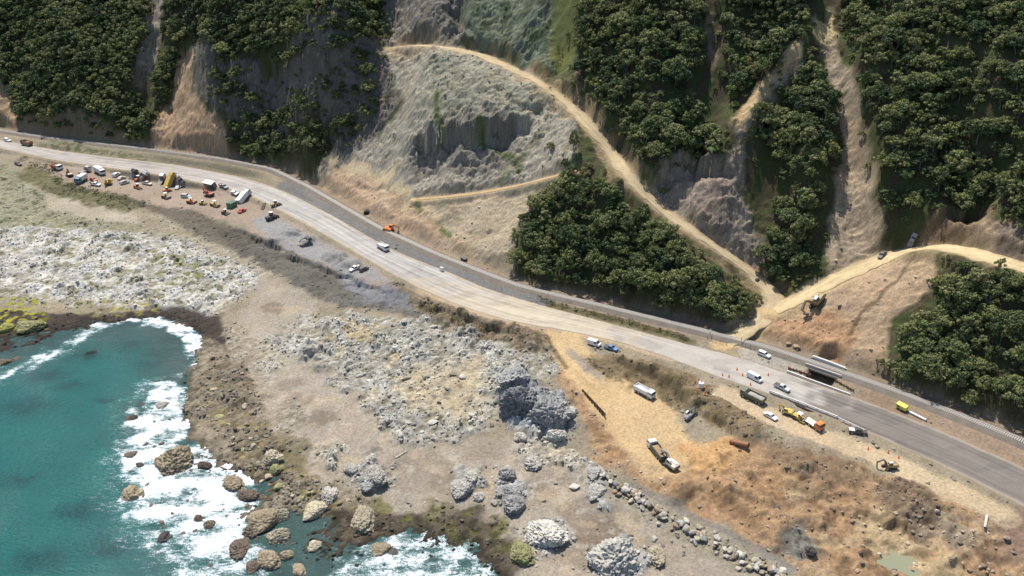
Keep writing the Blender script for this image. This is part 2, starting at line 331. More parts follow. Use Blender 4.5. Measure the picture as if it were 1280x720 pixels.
# ------------------------------------------------------------------ ground colours (what the ground is made of; rock gaps also carry painted shade)
col = np.zeros(H.shape + (3,)); rock = np.zeros_like(H); rill = np.zeros_like(H)
gy, gx = np.gradient(H, GY, GX); SL = np.hypot(gx, gy)
col[:] = C(88, 80, 58); rill[:] = .25
W1 = perlin(XX / 6, YY / 6, 91); W2 = perlin(XX / 6, YY / 6, 92); W3 = perlin(XX / 1.7, YY / 1.7, 93); W4 = perlin(XX / 1.7, YY / 1.7, 94)
def paint(L, c, soft=2., warp=3., op=1., rk=None, rl=None, W=None):
    P = hits(L) if W is None else W
    s = win(P, 12 + soft); x, y = XX[s], YY[s]
    d = psdf(x + warp * W1[s] + warp * .4 * W3[s], y + warp * W2[s] + warp * .4 * W4[s], P)
    m = sstep(-soft, soft, d) * op
    col[s] = col[s] * (1 - m[..., None]) + np.array(c) * m[..., None]
    if rk is not None: rock[s] = rock[s] * (1 - m) + rk * m
    if rl is not None: rill[s] = rill[s] * (1 - m) + rl * m
def stroke(L, wd, c, soft=1., warp=1., op=1., rk=None, rl=None, W=None):
    P = hits(L) if W is None else W
    s = win(P, 8 + wd + soft); x, y = XX[s], YY[s]
    d, _, _ = pdist(x + warp * W1[s] + warp * .4 * W3[s], y + warp * W2[s] + warp * .4 * W4[s], P)
    m = (1 - sstep(wd - soft, wd + soft, d)) * op
    col[s] = col[s] * (1 - m[..., None]) + np.array(c) * m[..., None]
    if rk is not None: rock[s] = rock[s] * (1 - m) + rk * m
    if rl is not None: rill[s] = rill[s] * (1 - m) + rl * m
def speck(L, c, size, thr, op=1., seed=0):        # scattered patches with a noise outline
    P = hits(L); s = win(P, 4); x, y = XX[s], YY[s]
    d = sstep(-2, 3, psdf(x + 3 * W1[s], y + 3 * W2[s], P)); nz = fbm(x / size, y / size, 4, seed)
    m = d * sstep(thr, thr + .18, nz) * op; col[s] = col[s] * (1 - m[..., None]) + np.array(c) * m[..., None]

# seaward of the railway
paint([(-400, 120)] + railpx[:] + [(1700, 760), (1500, 1100), (-400, 1100)], C(158, 146, 124), 1.5, .5, rk=.18, rl=0.0,
      W=np.vstack([O0 + ax * -330 + an * 8, RAIL[:, :2], O0 + ax * 600 + an * 0, O0 + ax * 600 - an * 400, O0 - ax * 330 - an * 400]))
SAND = C(172, 160, 143); SANDW = C(140, 125, 108); PALE = C(205, 202, 192); MID = C(186, 180, 165)
paint([(-90, 215), (20, 212), (80, 255), (150, 280), (230, 296), (240, 312), (100, 312), (-90, 322)], C(160, 155, 130), 3, 4, rk=.5)
speck([(-90, 215), (20, 212), (80, 255), (150, 290), (230, 300), (100, 330), (-90, 332)], C(98, 104, 70), 5, .08, .8, 1)
paint([(50, 228), (110, 250), (170, 266), (178, 280), (120, 276), (62, 262)], C(182, 170, 150), 2, 2, rk=.08)
paint([(40, 205), (90, 232), (150, 244), (185, 256), (160, 266), (110, 256), (60, 240), (20, 222)], C(118, 112, 82), 2, 3, rk=.3)
speck([(30, 205), (90, 230), (180, 256), (160, 268), (60, 244)], C(80, 84, 50), 3, .02, .9, 2)
paint([(-90, 290), (60, 285), (150, 292), (230, 300), (310, 325), (330, 350), (300, 372), (270, 392), (150, 385), (60, 378), (-90, 372)], C(206, 202, 192), 4, 4, rk=1.0)
speck([(-90, 290), (60, 285), (230, 300), (330, 350), (270, 392), (60, 378), (-90, 372)], C(150, 146, 120), 7, .05, .85, 3)
speck([(180, 320), (260, 320), (260, 360), (190, 370)], C(140, 138, 85), 4, .0, .8, 4)
paint([(190, 270), (260, 278), (300, 300), (340, 338), (335, 350), (290, 330), (230, 300)], C(176, 164, 142), 3, 3, rk=.5)
# beach sand
paint([(330, 345), (372, 362), (400, 392), (350, 420), (345, 452), (400, 452), (425, 480), (455, 505), (470, 540), (530, 565), (600, 548), (640, 548), (700, 560), (748, 592), (800, 634), (870, 678), (960, 740), (640, 760), (625, 665), (560, 622), (470, 645), (400, 618), (350, 570), (335, 520), (330, 470), (300, 400)], SAND, 3, 4, rk=.03)
for (px, py, r, o) in [(340, 385, 4, .8), (372, 500, 4, .6), (395, 522, 5, .8), (360, 480, 4, .5), (520, 590, 9, .5), (690, 600, 6, .6), (740, 640, 7, .6), (755, 668, 6, .9), (600, 560, 6, .3), (720, 690, 6, .6), (560, 605, 5, .5), (820, 690, 5, .35), (660, 620, 6, .5)]:
    P = hits([(px, py)])[0]; a = np.linspace(0, 6.28, 14)[:-1]
    paint(None, SANDW, 1.2, 2.5, o, W=np.stack([P[0] + r * 1.3 * np.cos(a), P[1] + r * np.sin(a)], 1))
speck([(330, 345), (420, 400), (345, 452), (455, 505), (530, 565), (700, 560), (870, 678), (900, 720), (640, 720), (625, 665), (560, 622), (350, 570)], C(195, 176, 148), 9, .08, .5, 5)
# reef in the middle
paint([(335, 425), (372, 402), (420, 392), (470, 398), (545, 396), (600, 412), (680, 435), (690, 470), (640, 490), (615, 520), (600, 545), (535, 556), (480, 545), (455, 505), (425, 480), (400, 452), (350, 448)], C(184, 180, 168), 3, 5, rk=1.0)
paint([(300, 400), (330, 440), (320, 470), (335, 520), (310, 520), (290, 470), (280, 420)], C(170, 158, 138), 2, 3, rk=.5)
paint([(505, 468), (555, 452), (600, 446), (612, 485), (598, 525), (560, 540), (530, 512), (500, 498)], C(196, 180, 148), 5, 7, .8, rk=.3)
paint([(430, 410), (460, 405), (470, 425), (440, 432)], C(196, 174, 128), 2, 4, .7, rk=.5)
speck([(400, 400), (480, 400), (530, 470), (460, 500), (400, 440)], C(194, 174, 134), 5, .14, .6, 6)
speck([(335, 425), (420, 392), (600, 412), (680, 440), (600, 545), (480, 545), (400, 452)], C(128, 122, 110), 4, .15, .7, 7)
# embankment and yard
paint([(262, 282), (300, 284), (345, 300), (400, 328), (450, 347), (500, 361), (560, 380), (575, 398), (540, 402), (480, 388), (430, 384), (395, 374), (340, 342), (290, 312)], C(112, 108, 99), 1.5, 2, rk=.25, rl=.5)
paint([(425, 340), (480, 352), (540, 372), (530, 392), (480, 384), (440, 372)], C(140, 140, 142), 3, 3, .9, rk=.08)
paint([(62, 206), (120, 212), (210, 223), (290, 240), (340, 262), (400, 300), (490, 350), (470, 357), (420, 338), (370, 312), (320, 292), (280, 276), (220, 264), (170, 250), (110, 234), (70, 222)], C(170, 152, 134), 2, 1.5, rk=.05)
paint([(330, 266), (400, 300), (490, 352), (440, 352), (390, 325), (340, 300), (315, 275)], C(158, 155, 152), 2, 2, rk=.06)
paint([(160, 246), (240, 262), (290, 284), (330, 300), (300, 318), (250, 296), (200, 270)], C(102, 95, 84), 2, 2, .8, rk=.3)
paint([(490, 352), (560, 378), (640, 404), (690, 416), (680, 440), (640, 436), (590, 420), (540, 402)], C(138, 122, 100), 2, 3, rk=.55, rl=.2)
speck([(490, 356), (640, 408), (690, 430), (640, 440), (540, 408)], C(92, 90, 62), 4, .05, .7, 8)
stroke(Lw[11:17], 2.4, C(196, 172, 142), 1, .6, .9, rk=.03)
# works between the road and the riprap
BR_ = C(176, 144, 110)
paint([(690, 430), (720, 470), (760, 520), (800, 590), (840, 600), (900, 545), (960, 560), (1060, 575), (1160, 610), (1250, 640), (1420, 690), (1420, 800), (1010, 800), (985, 712), (900, 655), (800, 612), (752, 590), (735, 545), (700, 480)], BR_, 2, 3, rk=.2, rl=.3)
speck([(740, 530), (900, 550), (1060, 580), (1250, 650), (1260, 720), (1010, 740), (900, 655), (750, 590)], C(140, 112, 84), 8, .02, .75, 9)
speck([(840, 560), (960, 560), (1010, 600), (960, 640), (880, 620)], C(186, 150, 112), 7, .0, .7, 10)
speck([(960, 600), (1250, 650), (1260, 730), (1010, 740)], C(190, 166, 130), 8, .08, .75, 11)
paint([(965, 665), (1000, 660), (1025, 690), (1000, 705), (970, 690)], C(128, 128, 120), 2, 3, .9, rk=.3)
paint([(1085, 615), (1140, 595), (1190, 640), (1170, 660), (1110, 655)], C(132, 114, 92), 2, 3, .9, rk=.7)
paint([(1160, 630), (1215, 650), (1200, 690), (1150, 670)], C(158, 146, 128), 3, 3, .7, rk=.6)
paint([(1075, 645), (1130, 660), (1180, 690), (1200, 730), (1150, 730), (1110, 690), (1075, 675)], C(205, 182, 142), 3, 4, .85, rk=.2)
paint([(1240, 620), (1330, 650), (1330, 700), (1240, 700)], C(140, 118, 102), 4, 4, .9, rk=.1)
paint([(682, 415), (720, 414), (745, 445), (790, 470), (845, 500), (852, 535), (872, 560), (845, 598), (800, 592), (782, 560), (745, 520), (702, 460)], C(212, 182, 138), 1.5, 1.5, rk=.02, rl=0)
paint([(850, 560), (905, 545), (935, 560), (905, 590), (865, 592)], C(205, 164, 114), 2, 3, .9, rk=.15)
paint([(720, 446), (760, 445), (830, 455), (900, 488), (958, 535), (940, 556), (880, 522), (830, 500), (775, 474), (735, 462)], C(138, 120, 92), 1.5, 2, rk=.45, rl=.1)
speck([(720, 446), (830, 455), (958, 535), (880, 522), (735, 462)], C(100, 92, 66), 4, 0., .7, 12)
paint([(955, 545), (1010, 560), (1080, 590), (1070, 612), (1010, 600), (960, 580)], C(138, 116, 92), 2, 2.5, .9, rk=.35)
stroke(None, 4.2, C(206, 184, 150), 1.2, 1.2, 1, rk=.02, rl=0, W=BENCH[0][:, :2])
stroke([(690, 424), (705, 452), (730, 480), (760, 505)], 2.5, C(222, 190, 140), 1.5, 1, .7)
stroke([(682, 420), (690, 437), (708, 460)], .9, C(120, 100, 76), .5, .4, .8)
stroke([(712, 440), (735, 462), (748, 471)], 1.6, C(165, 155, 140), .8, .6, .8)
stroke([(760, 600), (800, 628), (860, 662), (930, 700), (985, 735)], 5.5, C(158, 148, 128), 2, 2, .9, rk=.2)
stroke([(790, 606), (850, 638), (920, 672), (990, 712)], 1.2, C(140, 132, 122), .6, .4, .9, rk=.05)
paint([(630, 470), (660, 468), (705, 495), (715, 540), (690, 552), (655, 545), (630, 530), (622, 500)], C(166, 168, 168), 2, 2, rk=1.0)
# ledges of bare rock standing out of the sand
for L, c, r in [([(392, 560), (420, 548), (436, 560), (418, 590), (400, 582)], MID, 1.0), ([(440, 588), (470, 570), (490, 585), (480, 612), (455, 620), (440, 606)], C(172, 170, 164), 1.1), ([(318, 430), (340, 425), (352, 445), (340, 480), (322, 470)], MID, .9),
                ([(345, 515), (372, 500), (385, 520), (365, 545), (345, 540)], C(170, 162, 146), .8), ([(640, 560), (665, 545), (700, 552), (735, 570), (745, 592), (720, 590), (690, 575), (660, 580)], C(186, 178, 160), .9),
                ([(735, 575), (752, 590), (758, 625), (742, 640), (732, 610)], C(176, 174, 166), 1.1), ([(660, 660), (690, 648), (712, 668), (700, 690), (668, 684)], C(178, 176, 170), .9), ([(745, 680), (785, 672), (806, 700), (800, 740), (750, 740)], C(176, 175, 170), .9),
                ([(570, 590), (600, 585), (606, 612), (578, 618)], C(176, 174, 168), .8), ([(622, 585), (650, 590), (652, 640), (630, 640)], C(168, 168, 166), .8), ([(280, 470), (305, 480), (318, 530), (300, 545), (270, 505)], C(176, 166, 146), .9)]:
    paint(L, c, 1.5, 4, .85, rk=r)
speck([(330, 400), (470, 520), (620, 550), (740, 600), (860, 680), (640, 700), (560, 620), (400, 620), (330, 520)], C(190, 182, 166), 4, .18, .6, 25)
# wet shore
paint([(-90, 385), (60, 392), (130, 394), (180, 388), (225, 386), (275, 396), (285, 440), (265, 425), (225, 405), (170, 400), (120, 412), (60, 436), (0, 466), (-90, 478)], C(70, 60, 55), 1.5, 2, .95, rk=.35)
speck([(-90, 375), (60, 372), (60, 418), (0, 420), (-90, 420)], C(170, 166, 60), 3.5, .0, .95, 13)
speck([(90, 372), (210, 376), (210, 395), (100, 396)], C(168, 160, 88), 3, .0, .8, 14)
paint([(270, 440), (310, 460), (330, 520), (345, 560), (400, 600), (450, 625), (500, 650), (450, 665), (390, 640), (340, 640), (310, 590), (270, 540), (235, 520), (250, 470)], C(136, 124, 104), 2, 4, .9, rk=.9)
speck([(240, 480), (330, 520), (450, 625), (390, 660), (300, 580)], C(150, 138, 96), 4, .05, .8, 15)
paint([(330, 540), (380, 550), (390, 590), (350, 585)], C(120, 110, 84), 2, 3, .8, rk=.6)
paint([(380, 650), (440, 640), (520, 640), (600, 640), (660, 690), (650, 730), (380, 760)], C(84, 74, 60), 2, 3, .85, rk=.35)
speck([(440, 625), (540, 625), (640, 650), (650, 700), (500, 660)], C(112, 112, 58), 5, .02, .8, 16)
speck([(500, 640), (560, 628), (640, 645), (640, 700), (560, 680)], C(60, 58, 40), 3, .0, .8, 17)
# ------------------------------------------------------------------ hillside scars
def scar(L, c, *a, **k): paint(L, tuple(1.28 * v for v in c), *a, **k)
speck([(-90, -70), (1400, -70), (1400, 560), (1000, 430), (640, 345), (300, 195), (-90, 150)], C(80, 90, 50), 7, -.12, .85, 30)
scar([(396, 218), (430, 192), (478, 165), (505, 130), (478, 64), (530, 52), (600, 68), (660, 90), (705, 130), (722, 170), (712, 214), (655, 250), (640, 300), (636, 345), (600, 335), (540, 310), (470, 275), (420, 248)], C(160, 152, 136), 2, 2, rk=.5, rl=.6)
scar([(530, 78), (600, 80), (670, 110), (690, 140), (660, 150), (600, 140), (540, 170), (515, 130)], C(150, 146, 126), 4, 5, .85, rk=.35, rl=.7)
speck([(530, 78), (620, 80), (690, 140), (600, 150), (540, 190)], C(112, 118, 90), 4, .12, .5, 18)
scar([(398, 222), (430, 200), (470, 212), (520, 250), (560, 300), (600, 330), (560, 318), (500, 290), (440, 262)], C(178, 152, 124), 2, 3, .95, rk=.15, rl=.25)
scar([(505, 195), (540, 150), (650, 145), (650, 190), (610, 225), (540, 225)], C(132, 125, 114), 2, 3, .9, rk=.5, rl=1.0)
scar([(525, 252), (640, 237), (700, 222), (672, 250), (640, 300), (640, 345), (600, 335), (560, 300)], C(172, 156, 130), 2, 2, .95, rk=.1, rl=.3)
stroke([(528, 255), (555, 290), (590, 325)], 1.4, C(206, 180, 142), 1, 1.5, .7)
for L in ([(545, 120), (547, 150), (551, 165)], [(520, 255), (524, 265)], [(552, 288), (562, 296)], [(600, 150), (640, 200), (652, 215)]):
    stroke(L, 1.3, C(92, 110, 58), 1., 1., .85)
stroke([(630, 220), (655, 195), (680, 165)], 2.5, C(128, 128, 92), 2, 2, .6)
scar([(480, 55), (475, 20), (490, -60), (590, -60), (575, 20), (585, 50), (540, 50)], C(122, 116, 106), 2, 3, rk=.8, rl=.9)
scar([(575, 20), (590, -60), (700, -60), (695, 60), (690, 95), (650, 80), (605, 60), (585, 45)], C(112, 118, 98), 2, 3, rk=.2, rl=.7)
speck([(575, -40), (700, -60), (695, 90), (600, 60)], C(80, 92, 62), 6, 0., .8, 19)
scar([(690, 20), (700, -50), (722, -50), (716, 40), (715, 90), (690, 92)], C(104, 112, 64), 3, 4, .85, rk=.02, rl=.2)
scar([(695, 45), (712, 45), (712, 75), (692, 75)], C(120, 116, 62), 3, 4, .5)
scar([(680, 95), (722, 95), (750, 140), (790, 205), (770, 190), (740, 150), (710, 120)], C(120, 108, 84), 1.5, 1.5, .9, rk=.3, rl=.6)
scar([(190, -60), (206, -60), (203, 40), (188, 95), (176, 112), (168, 105), (174, 50)], C(152, 142, 126), 1.5, 1.5, rk=.5, rl=.6)
scar([(160, 85), (185, 90), (182, 120), (160, 110)], C(110, 96, 82), 2, 2, .8)
scar([(222, 66), (243, 58), (241, 108), (256, 135), (279, 150), (288, 200), (176, 192), (192, 150), (214, 130)], C(168, 142, 114), 1.2, 1.5, rk=.3, rl=.7)
scar([(241, 60), (300, 70), (480, 62), (500, 130), (470, 170), (420, 215), (400, 215), (415, 150), (290, 145), (258, 134), (243, 108)], C(112, 106, 98), 2, 3, .92, rk=.5, rl=1.0)
scar([(-40, 95), (12, 100), (22, 155), (-40, 150)], C(172, 146, 116), 2, 2, .9, rk=.3, rl=.7)
scar([(20, 150), (190, 178), (285, 192), (285, 202), (120, 184), (20, 166)], C(150, 132, 110), 1.5, 1.5, .6, rk=.3, rl=.5)
scar([(808, 244), (828, 205), (862, 190), (905, 205), (918, 180), (930, 140), (1000, 48), (1004, 80), (968, 120), (932, 180), (930, 250), (968, 335), (935, 335), (862, 292), (824, 264)], C(146, 132, 116), 1.5, 2, rk=.4, rl=.7)
scar([(915, 150), (940, 118), (1000, 48), (1003, 66), (965, 112), (930, 165)], C(190, 162, 122), 1.5, 1.5, .9, rk=.2, rl=.4)
scar([(862, 232), (915, 232), (910, 275), (870, 270)], C(144, 128, 116), 2, 3, .6)
scar([(882, 20), (892, 20), (897, 75), (890, 95), (884, 70)], C(128, 112, 96), 1, 1, .9, rk=.3, rl=.6)
scar([(1016, 26), (1040, 12), (1050, 70), (1074, 120), (1086, 180), (1098, 262), (1106, 312), (1045, 342), (1032, 338), (1036, 290), (1046, 225), (1054, 185), (1044, 120), (1028, 62)], C(164, 146, 122), 1.2, 1.5, rk=.25, rl=.5)
scar([(1012, 30), (1042, 14), (1046, 50), (1020, 50)], C(196, 176, 126), 1.5, 1.5, .8)
speck([(1080, 230), (1105, 300), (1090, 320)], C(110, 108, 76), 3, .0, .7, 20)
scar([(1000, 378), (1050, 344), (1110, 326), (1172, 318), (1168, 360), (1112, 400), (1106, 462), (1050, 456), (960, 425), (950, 415), (985, 395)], C(172, 148, 120), 1.2, 1.5, rk=.12, rl=.35)
scar([(985, 395), (1040, 388), (1075, 420), (1050, 450), (965, 425), (950, 415)], C(172, 134, 100), 2, 2, .8, rk=.3)
stroke([(1140, 325), (1100, 372), (1068, 402), (1062, 420)], .8, C(112, 94, 72), .6, 1, .8)
scar([(1100, 300), (1150, 300), (1230, 262), (1250, 250), (1240, 290), (1200, 302), (1130, 310)], C(122, 102, 80), 2, 2, rk=.3, rl=.5)
scar([(1206, 300), (1235, 272), (1260, 280), (1240, 318)], C(168, 144, 114), 2, 2, rk=.1, rl=.4)
scar([(1236, 280), (1330, 280), (1330, 340), (1245, 322)], C(124, 108, 92), 2, 2, rk=.5, rl=.8)
scar([(820, 285), (900, 345), (945, 372), (940, 405), (905, 408), (930, 392)], C(150, 134, 104), 1.5, 2, .9, rk=.2)
scar([(905, 408), (930, 370), (950, 378), (960, 396), (925, 420)], C(160, 142, 112), 1.2, 1.2, .9, rk=.1)
# railway corridor and the strip between rail and road
stroke(None, 6.5, C(158, 140, 118), 1.5, 1.0, .9, rk=.04, rl=0, W=RAIL[:, :2])
paint([(1075, 480), (1110, 490), (1200, 524), (1330, 574), (1330, 610), (1200, 548), (1130, 520), (1070, 498)], C(160, 138, 116), 1, .8, 1, rk=.04, rl=0)
paint([(355, 225), (385, 234), (430, 262), (480, 291), (540, 320), (600, 344), (650, 362), (700, 376), (690, 386), (610, 368), (560, 355), (510, 334), (460, 310), (410, 282), (372, 252), (345, 235)], C(128, 126, 122), 1.2, 1, 1, rk=.12, rl=0)
paint([(30, 176), (120, 183), (200, 192), (300, 207), (340, 220), (340, 232), (300, 222), (200, 205), (70, 187)], C(142, 134, 112), 1, 1, .9, rk=.1, rl=0)
speck([(40, 178), (180, 194), (180, 203), (60, 187)], C(98, 100, 66), 4, -.1, .8, 21)
stroke([(690, 383), (760, 398), (850, 423), (862, 428)], 2.2, C(112, 104, 72), 1, 1, .9, rk=.15)
paint([(930, 425), (960, 440), (1005, 458), (1000, 472), (960, 460), (925, 448)], C(176, 168, 154), 1.2, 1, .9)
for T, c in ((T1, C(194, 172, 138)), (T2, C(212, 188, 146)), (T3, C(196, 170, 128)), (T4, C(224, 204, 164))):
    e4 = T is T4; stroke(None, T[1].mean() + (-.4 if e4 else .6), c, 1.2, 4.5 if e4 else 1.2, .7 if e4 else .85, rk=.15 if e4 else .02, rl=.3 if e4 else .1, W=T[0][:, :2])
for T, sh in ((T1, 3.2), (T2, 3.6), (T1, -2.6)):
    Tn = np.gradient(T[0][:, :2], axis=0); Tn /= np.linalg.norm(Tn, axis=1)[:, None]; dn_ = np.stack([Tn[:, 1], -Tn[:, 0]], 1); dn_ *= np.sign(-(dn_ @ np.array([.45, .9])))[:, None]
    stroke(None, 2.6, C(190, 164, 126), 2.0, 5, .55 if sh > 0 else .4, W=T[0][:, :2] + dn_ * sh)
stroke(None, 4.5, C(222, 190, 138), 1.2, 1, .6, W=T1[0][:14, :2])

# ------------------------------------------------------------------ small relief
ca, sa = math.cos(R(52)), math.sin(R(52))
ua = XX * ca + VV * sa; va = -XX * sa + VV * ca
wx, wy = 1.1 * perlin(XX / 4, VV / 4, 61), 1.1 * perlin(XX / 4, VV / 4, 62)
f1, f2, ci = worley((ua + wx) / 7.5, (va + wy) / 4.0, 70); b1 = np.clip(1 - f1 / .62, 0, 1) ** .6 * (.25 + ci)
g1, g2, cj = worley((ua + wx) / 3.2, (va + wy) / 1.7, 71); b2 = np.clip(1 - g1 / .62, 0, 1) ** .6 * (.2 + cj)
k1, k2, ck = worley(XX / 1.35, VV / 1.2, 72); b3 = np.clip(1 - k1 / .6, 0, 1) ** .7 * (.1 + ck)
big = fbm(XX / 16, VV / 16, 3, 73); strat = 1 - np.abs(fbm(ua / 9, va / 1.6, 4, 74)) * 2.2
rv = (1.0 * b1 * np.clip(.4 + 1.5 * big, .2, 1.6) + .55 * b2 + .28 * b3) * np.clip(.75 + 1.1 * big, .15, 1.5) + .6 * np.clip(strat, 0, 1)
dens_map = dens = np.clip(.52 + 2.6 * fbm(XX / 11, VV / 11, 3, 75), 0, 1)
blkA = ci * sstep(.02, .17, f2 - f1); blkB = cj * sstep(.02, .2, g2 - g1)
c1, c2, cc_ = worley((XX + wx) / 4.6, (VV + wy) / 3.6, 77); e1, e2, ce_ = worley((XX + wx) / 1.9, (VV + wy) / 1.6, 78); blkC = cc_ * sstep(.01, .16, c2 - c1) + .45 * ce_ * sstep(.01, .2, e2 - e1)
rv = .45 * rv + 1.15 * blkA * np.clip(.5 + 1.4 * big, .2, 1.6) + .6 * blkB + .35 * np.clip(strat, 0, 1)
rk_h = rock * (rv * (.35 + .65 * dens) * 1.45 + .4 * fbm(XX / 2.2, VV / 2.2, 3, 76))
gyr = VV + 3 * perlin(XX / 9, VV / 9, 81)
def ridged(x, y, o, sd):
    r = 0; a = 1; t = 0; w_ = 1
    for k in range(o):
        n_ = (1 - np.abs(perlin(x * 2 ** k + 13 * k, y * 2 ** k - 7 * k, sd + k))) ** 2; r = r + a * n_ * w_; t += a; w_ = np.clip(n_ * 1.3, 0, 1); a *= .55
    return r / t - .5
rill_blk = rill * (1.5 * blkC - .7) * np.clip(.55 + 1.4 * perlin(XX / 15, VV / 15, 188), 0, 1.3) * np.clip(SL * 1.5, .1, 1)
ter = H / 3.2 + 1.3 * fbm(XX / 13, VV / 9, 4, 86); ter = ter - np.floor(ter); ter = np.where(ter < .72, ter / .72, (1 - ter) / .28) - .5
rl_h = rill * (3.0 * ridged(XX / 8, gyr / 12, 5, 82) + 1.5 * ridged(XX / 2.6, gyr / 3.2, 3, 182) * np.clip(.7 + perlin(XX / 12, VV / 12, 187), 0, 1.5) + 1.0 * fbm(XX / 1.9, VV / 2.1, 4, 83) - .55 * ter * np.clip(.6 + 1.6 * perlin(XX / 14, VV / 14, 87), 0, 1.4) + .5 * (1 - 2 * np.abs(fbm(XX / 2.4, gyr / 14, 3, 88)))) * np.clip(SL * 1.5, .12, 1)
# keep roads and rail clear
clear = np.ones_like(H)
for Cn, hw in ((ROAD, ROADW), (RAIL, np.full(len(RAIL), 3.0)), T1, T2, T3, T4):
    s = win(Cn, hw.max() + 4); k = max(1, len(Cn) // 80); sub = np.r_[np.arange(0, len(Cn) - 1, k), len(Cn) - 1]
    d, _, t = pdist(XX[s], YY[s], Cn[sub]); h = np.interp(np.interp(t, np.arange(len(sub)), sub), np.arange(len(Cn)), hw)
    clear[s] = np.minimum(clear[s], sstep(h - .1, h + 1.3, d))
_P = hits([(690, 470), (760, 530), (800, 600), (850, 600), (900, 560), (960, 575), (1060, 605), (1160, 630), (1260, 665), (1400, 720), (1400, 790), (1010, 790), (985, 705), (900, 648), (800, 606), (740, 570)])
_w = win(_P, 6); _m = sstep(-1, 4, psdf(XX[_w], YY[_w], _P)); H[_w] += _m * (2.2 * ridged(XX[_w] / 13, YY[_w] / 9, 5, 191) + .8 * ridged(XX[_w] / 4, YY[_w] / 3, 3, 192)) * clear[_w]
hcut([(1036, 456), (1029, 470), (1022, 488), (1010, 512)], [9.0, 7.2, 6.8, 7.4], 3.0, 2.0)
H += _lo * (rk_h + rl_h + rill_blk + .12 * fbm(XX / 2.5, YY / 2.5, 3, 84) + .03 * perlin(XX / .9, YY / .9, 85)) * clear
# stones over sediment: gaps tinted darker, crevice shade put into the colour
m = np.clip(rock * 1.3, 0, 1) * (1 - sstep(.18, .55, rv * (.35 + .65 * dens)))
sed_shade = col * np.array([.74, .70, .62])
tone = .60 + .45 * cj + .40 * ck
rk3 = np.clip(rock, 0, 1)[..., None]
col = col * (1 - m[..., None]) + sed_shade * m[..., None]
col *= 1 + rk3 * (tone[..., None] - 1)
nb = fbm(XX / 18, VV / 18, 4, 95); nm = fbm(XX / 3, VV / 3, 4, 96)
nf = perlin(XX / .8, VV / .8, 98) + .8 * (_h(np.arange(NX)[None, :] + 0 * XX, np.arange(NY)[:, None] + 0 * VV, 3) - .5)
softz = np.clip(.35 + rock * .9 + rill * .7, 0, 1)
col *= np.clip(1 + .22 * nb + .30 * nm * softz + .22 * nf * softz, .3, 2)[..., None]
warm = fbm(XX / 12, VV / 12, 3, 97)[..., None]; col *= 1 + warm * np.array([.05, 0, -.06])
wet = (1 - sstep(.05, .62, H + .45 * nm)) * (H > -8) * _lo * (YY < 330)
col = col * (1 - wet[..., None]) + (col * .32 + np.array(C(58, 50, 40)) * .25) * wet[..., None]
col = np.clip(col, .004, .8)

# ------------------------------------------------------------------ materials
def newmat(name):
    m = bpy.data.materials.new(name); m.use_nodes = True; return m, m.node_tree, m.node_tree.nodes['Principled BSDF']
def nod(nt, t, **kw):
    n = nt.nodes.new(t)
    for k, v in kw.items():
        if k in n.inputs: n.inputs[k].default_value = v
        else: setattr(n, k, v)
    return n
def ground_material(name, rough=.95, bump=.5, s1=1.6, s2=.35, amp=.5):
    m, nt, b = newmat(name); L = nt.links.new
    a = nod(nt, 'ShaderNodeAttribute', attribute_name='Col'); g = nod(nt, 'ShaderNodeNewGeometry')
    n1 = nod(nt, 'ShaderNodeTexNoise', Scale=s1, Detail=6., Roughness=.65); n2 = nod(nt, 'ShaderNodeTexNoise', Scale=s1 * 4.5, Detail=4., Roughness=.7)
    L(g.outputs['Position'], n1.inputs['Vector']); L(g.outputs['Position'], n2.inputs['Vector'])
    mr = nod(nt, 'ShaderNodeMapRange'); mr.inputs[1].default_value = .25; mr.inputs[2].default_value = .75; mr.inputs[3].default_value = 1 - amp; mr.inputs[4].default_value = 1 + amp
    ad = nod(nt, 'ShaderNodeMath', operation='ADD'); mu = nod(nt, 'ShaderNodeMath', operation='MULTIPLY'); mu.inputs[1].default_value = .5
    L(n1.outputs[0], ad.inputs[0]); L(n2.outputs[0], ad.inputs[1]); L(ad.outputs[0], mu.inputs[0]); L(mu.outputs[0], mr.inputs[0])
    vm = nod(nt, 'ShaderNodeVectorMath', operation='SCALE'); L(a.outputs['Color'], vm.inputs[0]); L(mr.outputs[0], vm.inputs['Scale'])
    L(vm.outputs[0], b.inputs['Base Color']); b.inputs['Roughness'].default_value = rough; b.inputs['Specular IOR Level'].default_value = .2
    bp = nod(nt, 'ShaderNodeBump', Strength=bump, Distance=.35); L(mu.outputs[0], bp.inputs['Height']); L(bp.outputs[0], b.inputs['Normal'])
    return m
M_ground = ground_material('earth and rock', bump=.65, s1=1.3, amp=.75)
M_road = ground_material('dusty chip seal', .85, .15, 1.5, amp=.16)
M_track = ground_material('packed clay', .95, .4, 1.2, amp=.25)

def mesh_from(name, V, Fq, mat=None, attr=None, smooth=True, nper=4):
    me = bpy.data.meshes.new(name); V = np.ascontiguousarray(V, dtype=np.float32); Fq = np.ascontiguousarray(Fq, dtype=np.int32)
    me.vertices.add(len(V)); me.vertices.foreach_set('co', V.ravel())
    me.loops.add(Fq.size); me.loops.foreach_set('vertex_index', Fq.ravel())
    me.polygons.add(len(Fq)); me.polygons.foreach_set('loop_start', np.arange(0, Fq.size, nper, dtype=np.int32))
    me.polygons.foreach_set('use_smooth', np.full(len(Fq), smooth))
    me.update(calc_edges=True)
    for nm, val in (attr or {}).items():
        if val.ndim == 2:
            a = me.attributes.new(nm, 'FLOAT_COLOR', 'POINT'); a.data.foreach_set('color', np.c_[val, np.ones(len(val))].astype(np.float32).ravel())
        else:
            a = me.attributes.new(nm, 'FLOAT', 'POINT'); a.data.foreach_set('value', val.astype(np.float32).ravel())
    if mat: me.materials.append(mat)
    return me
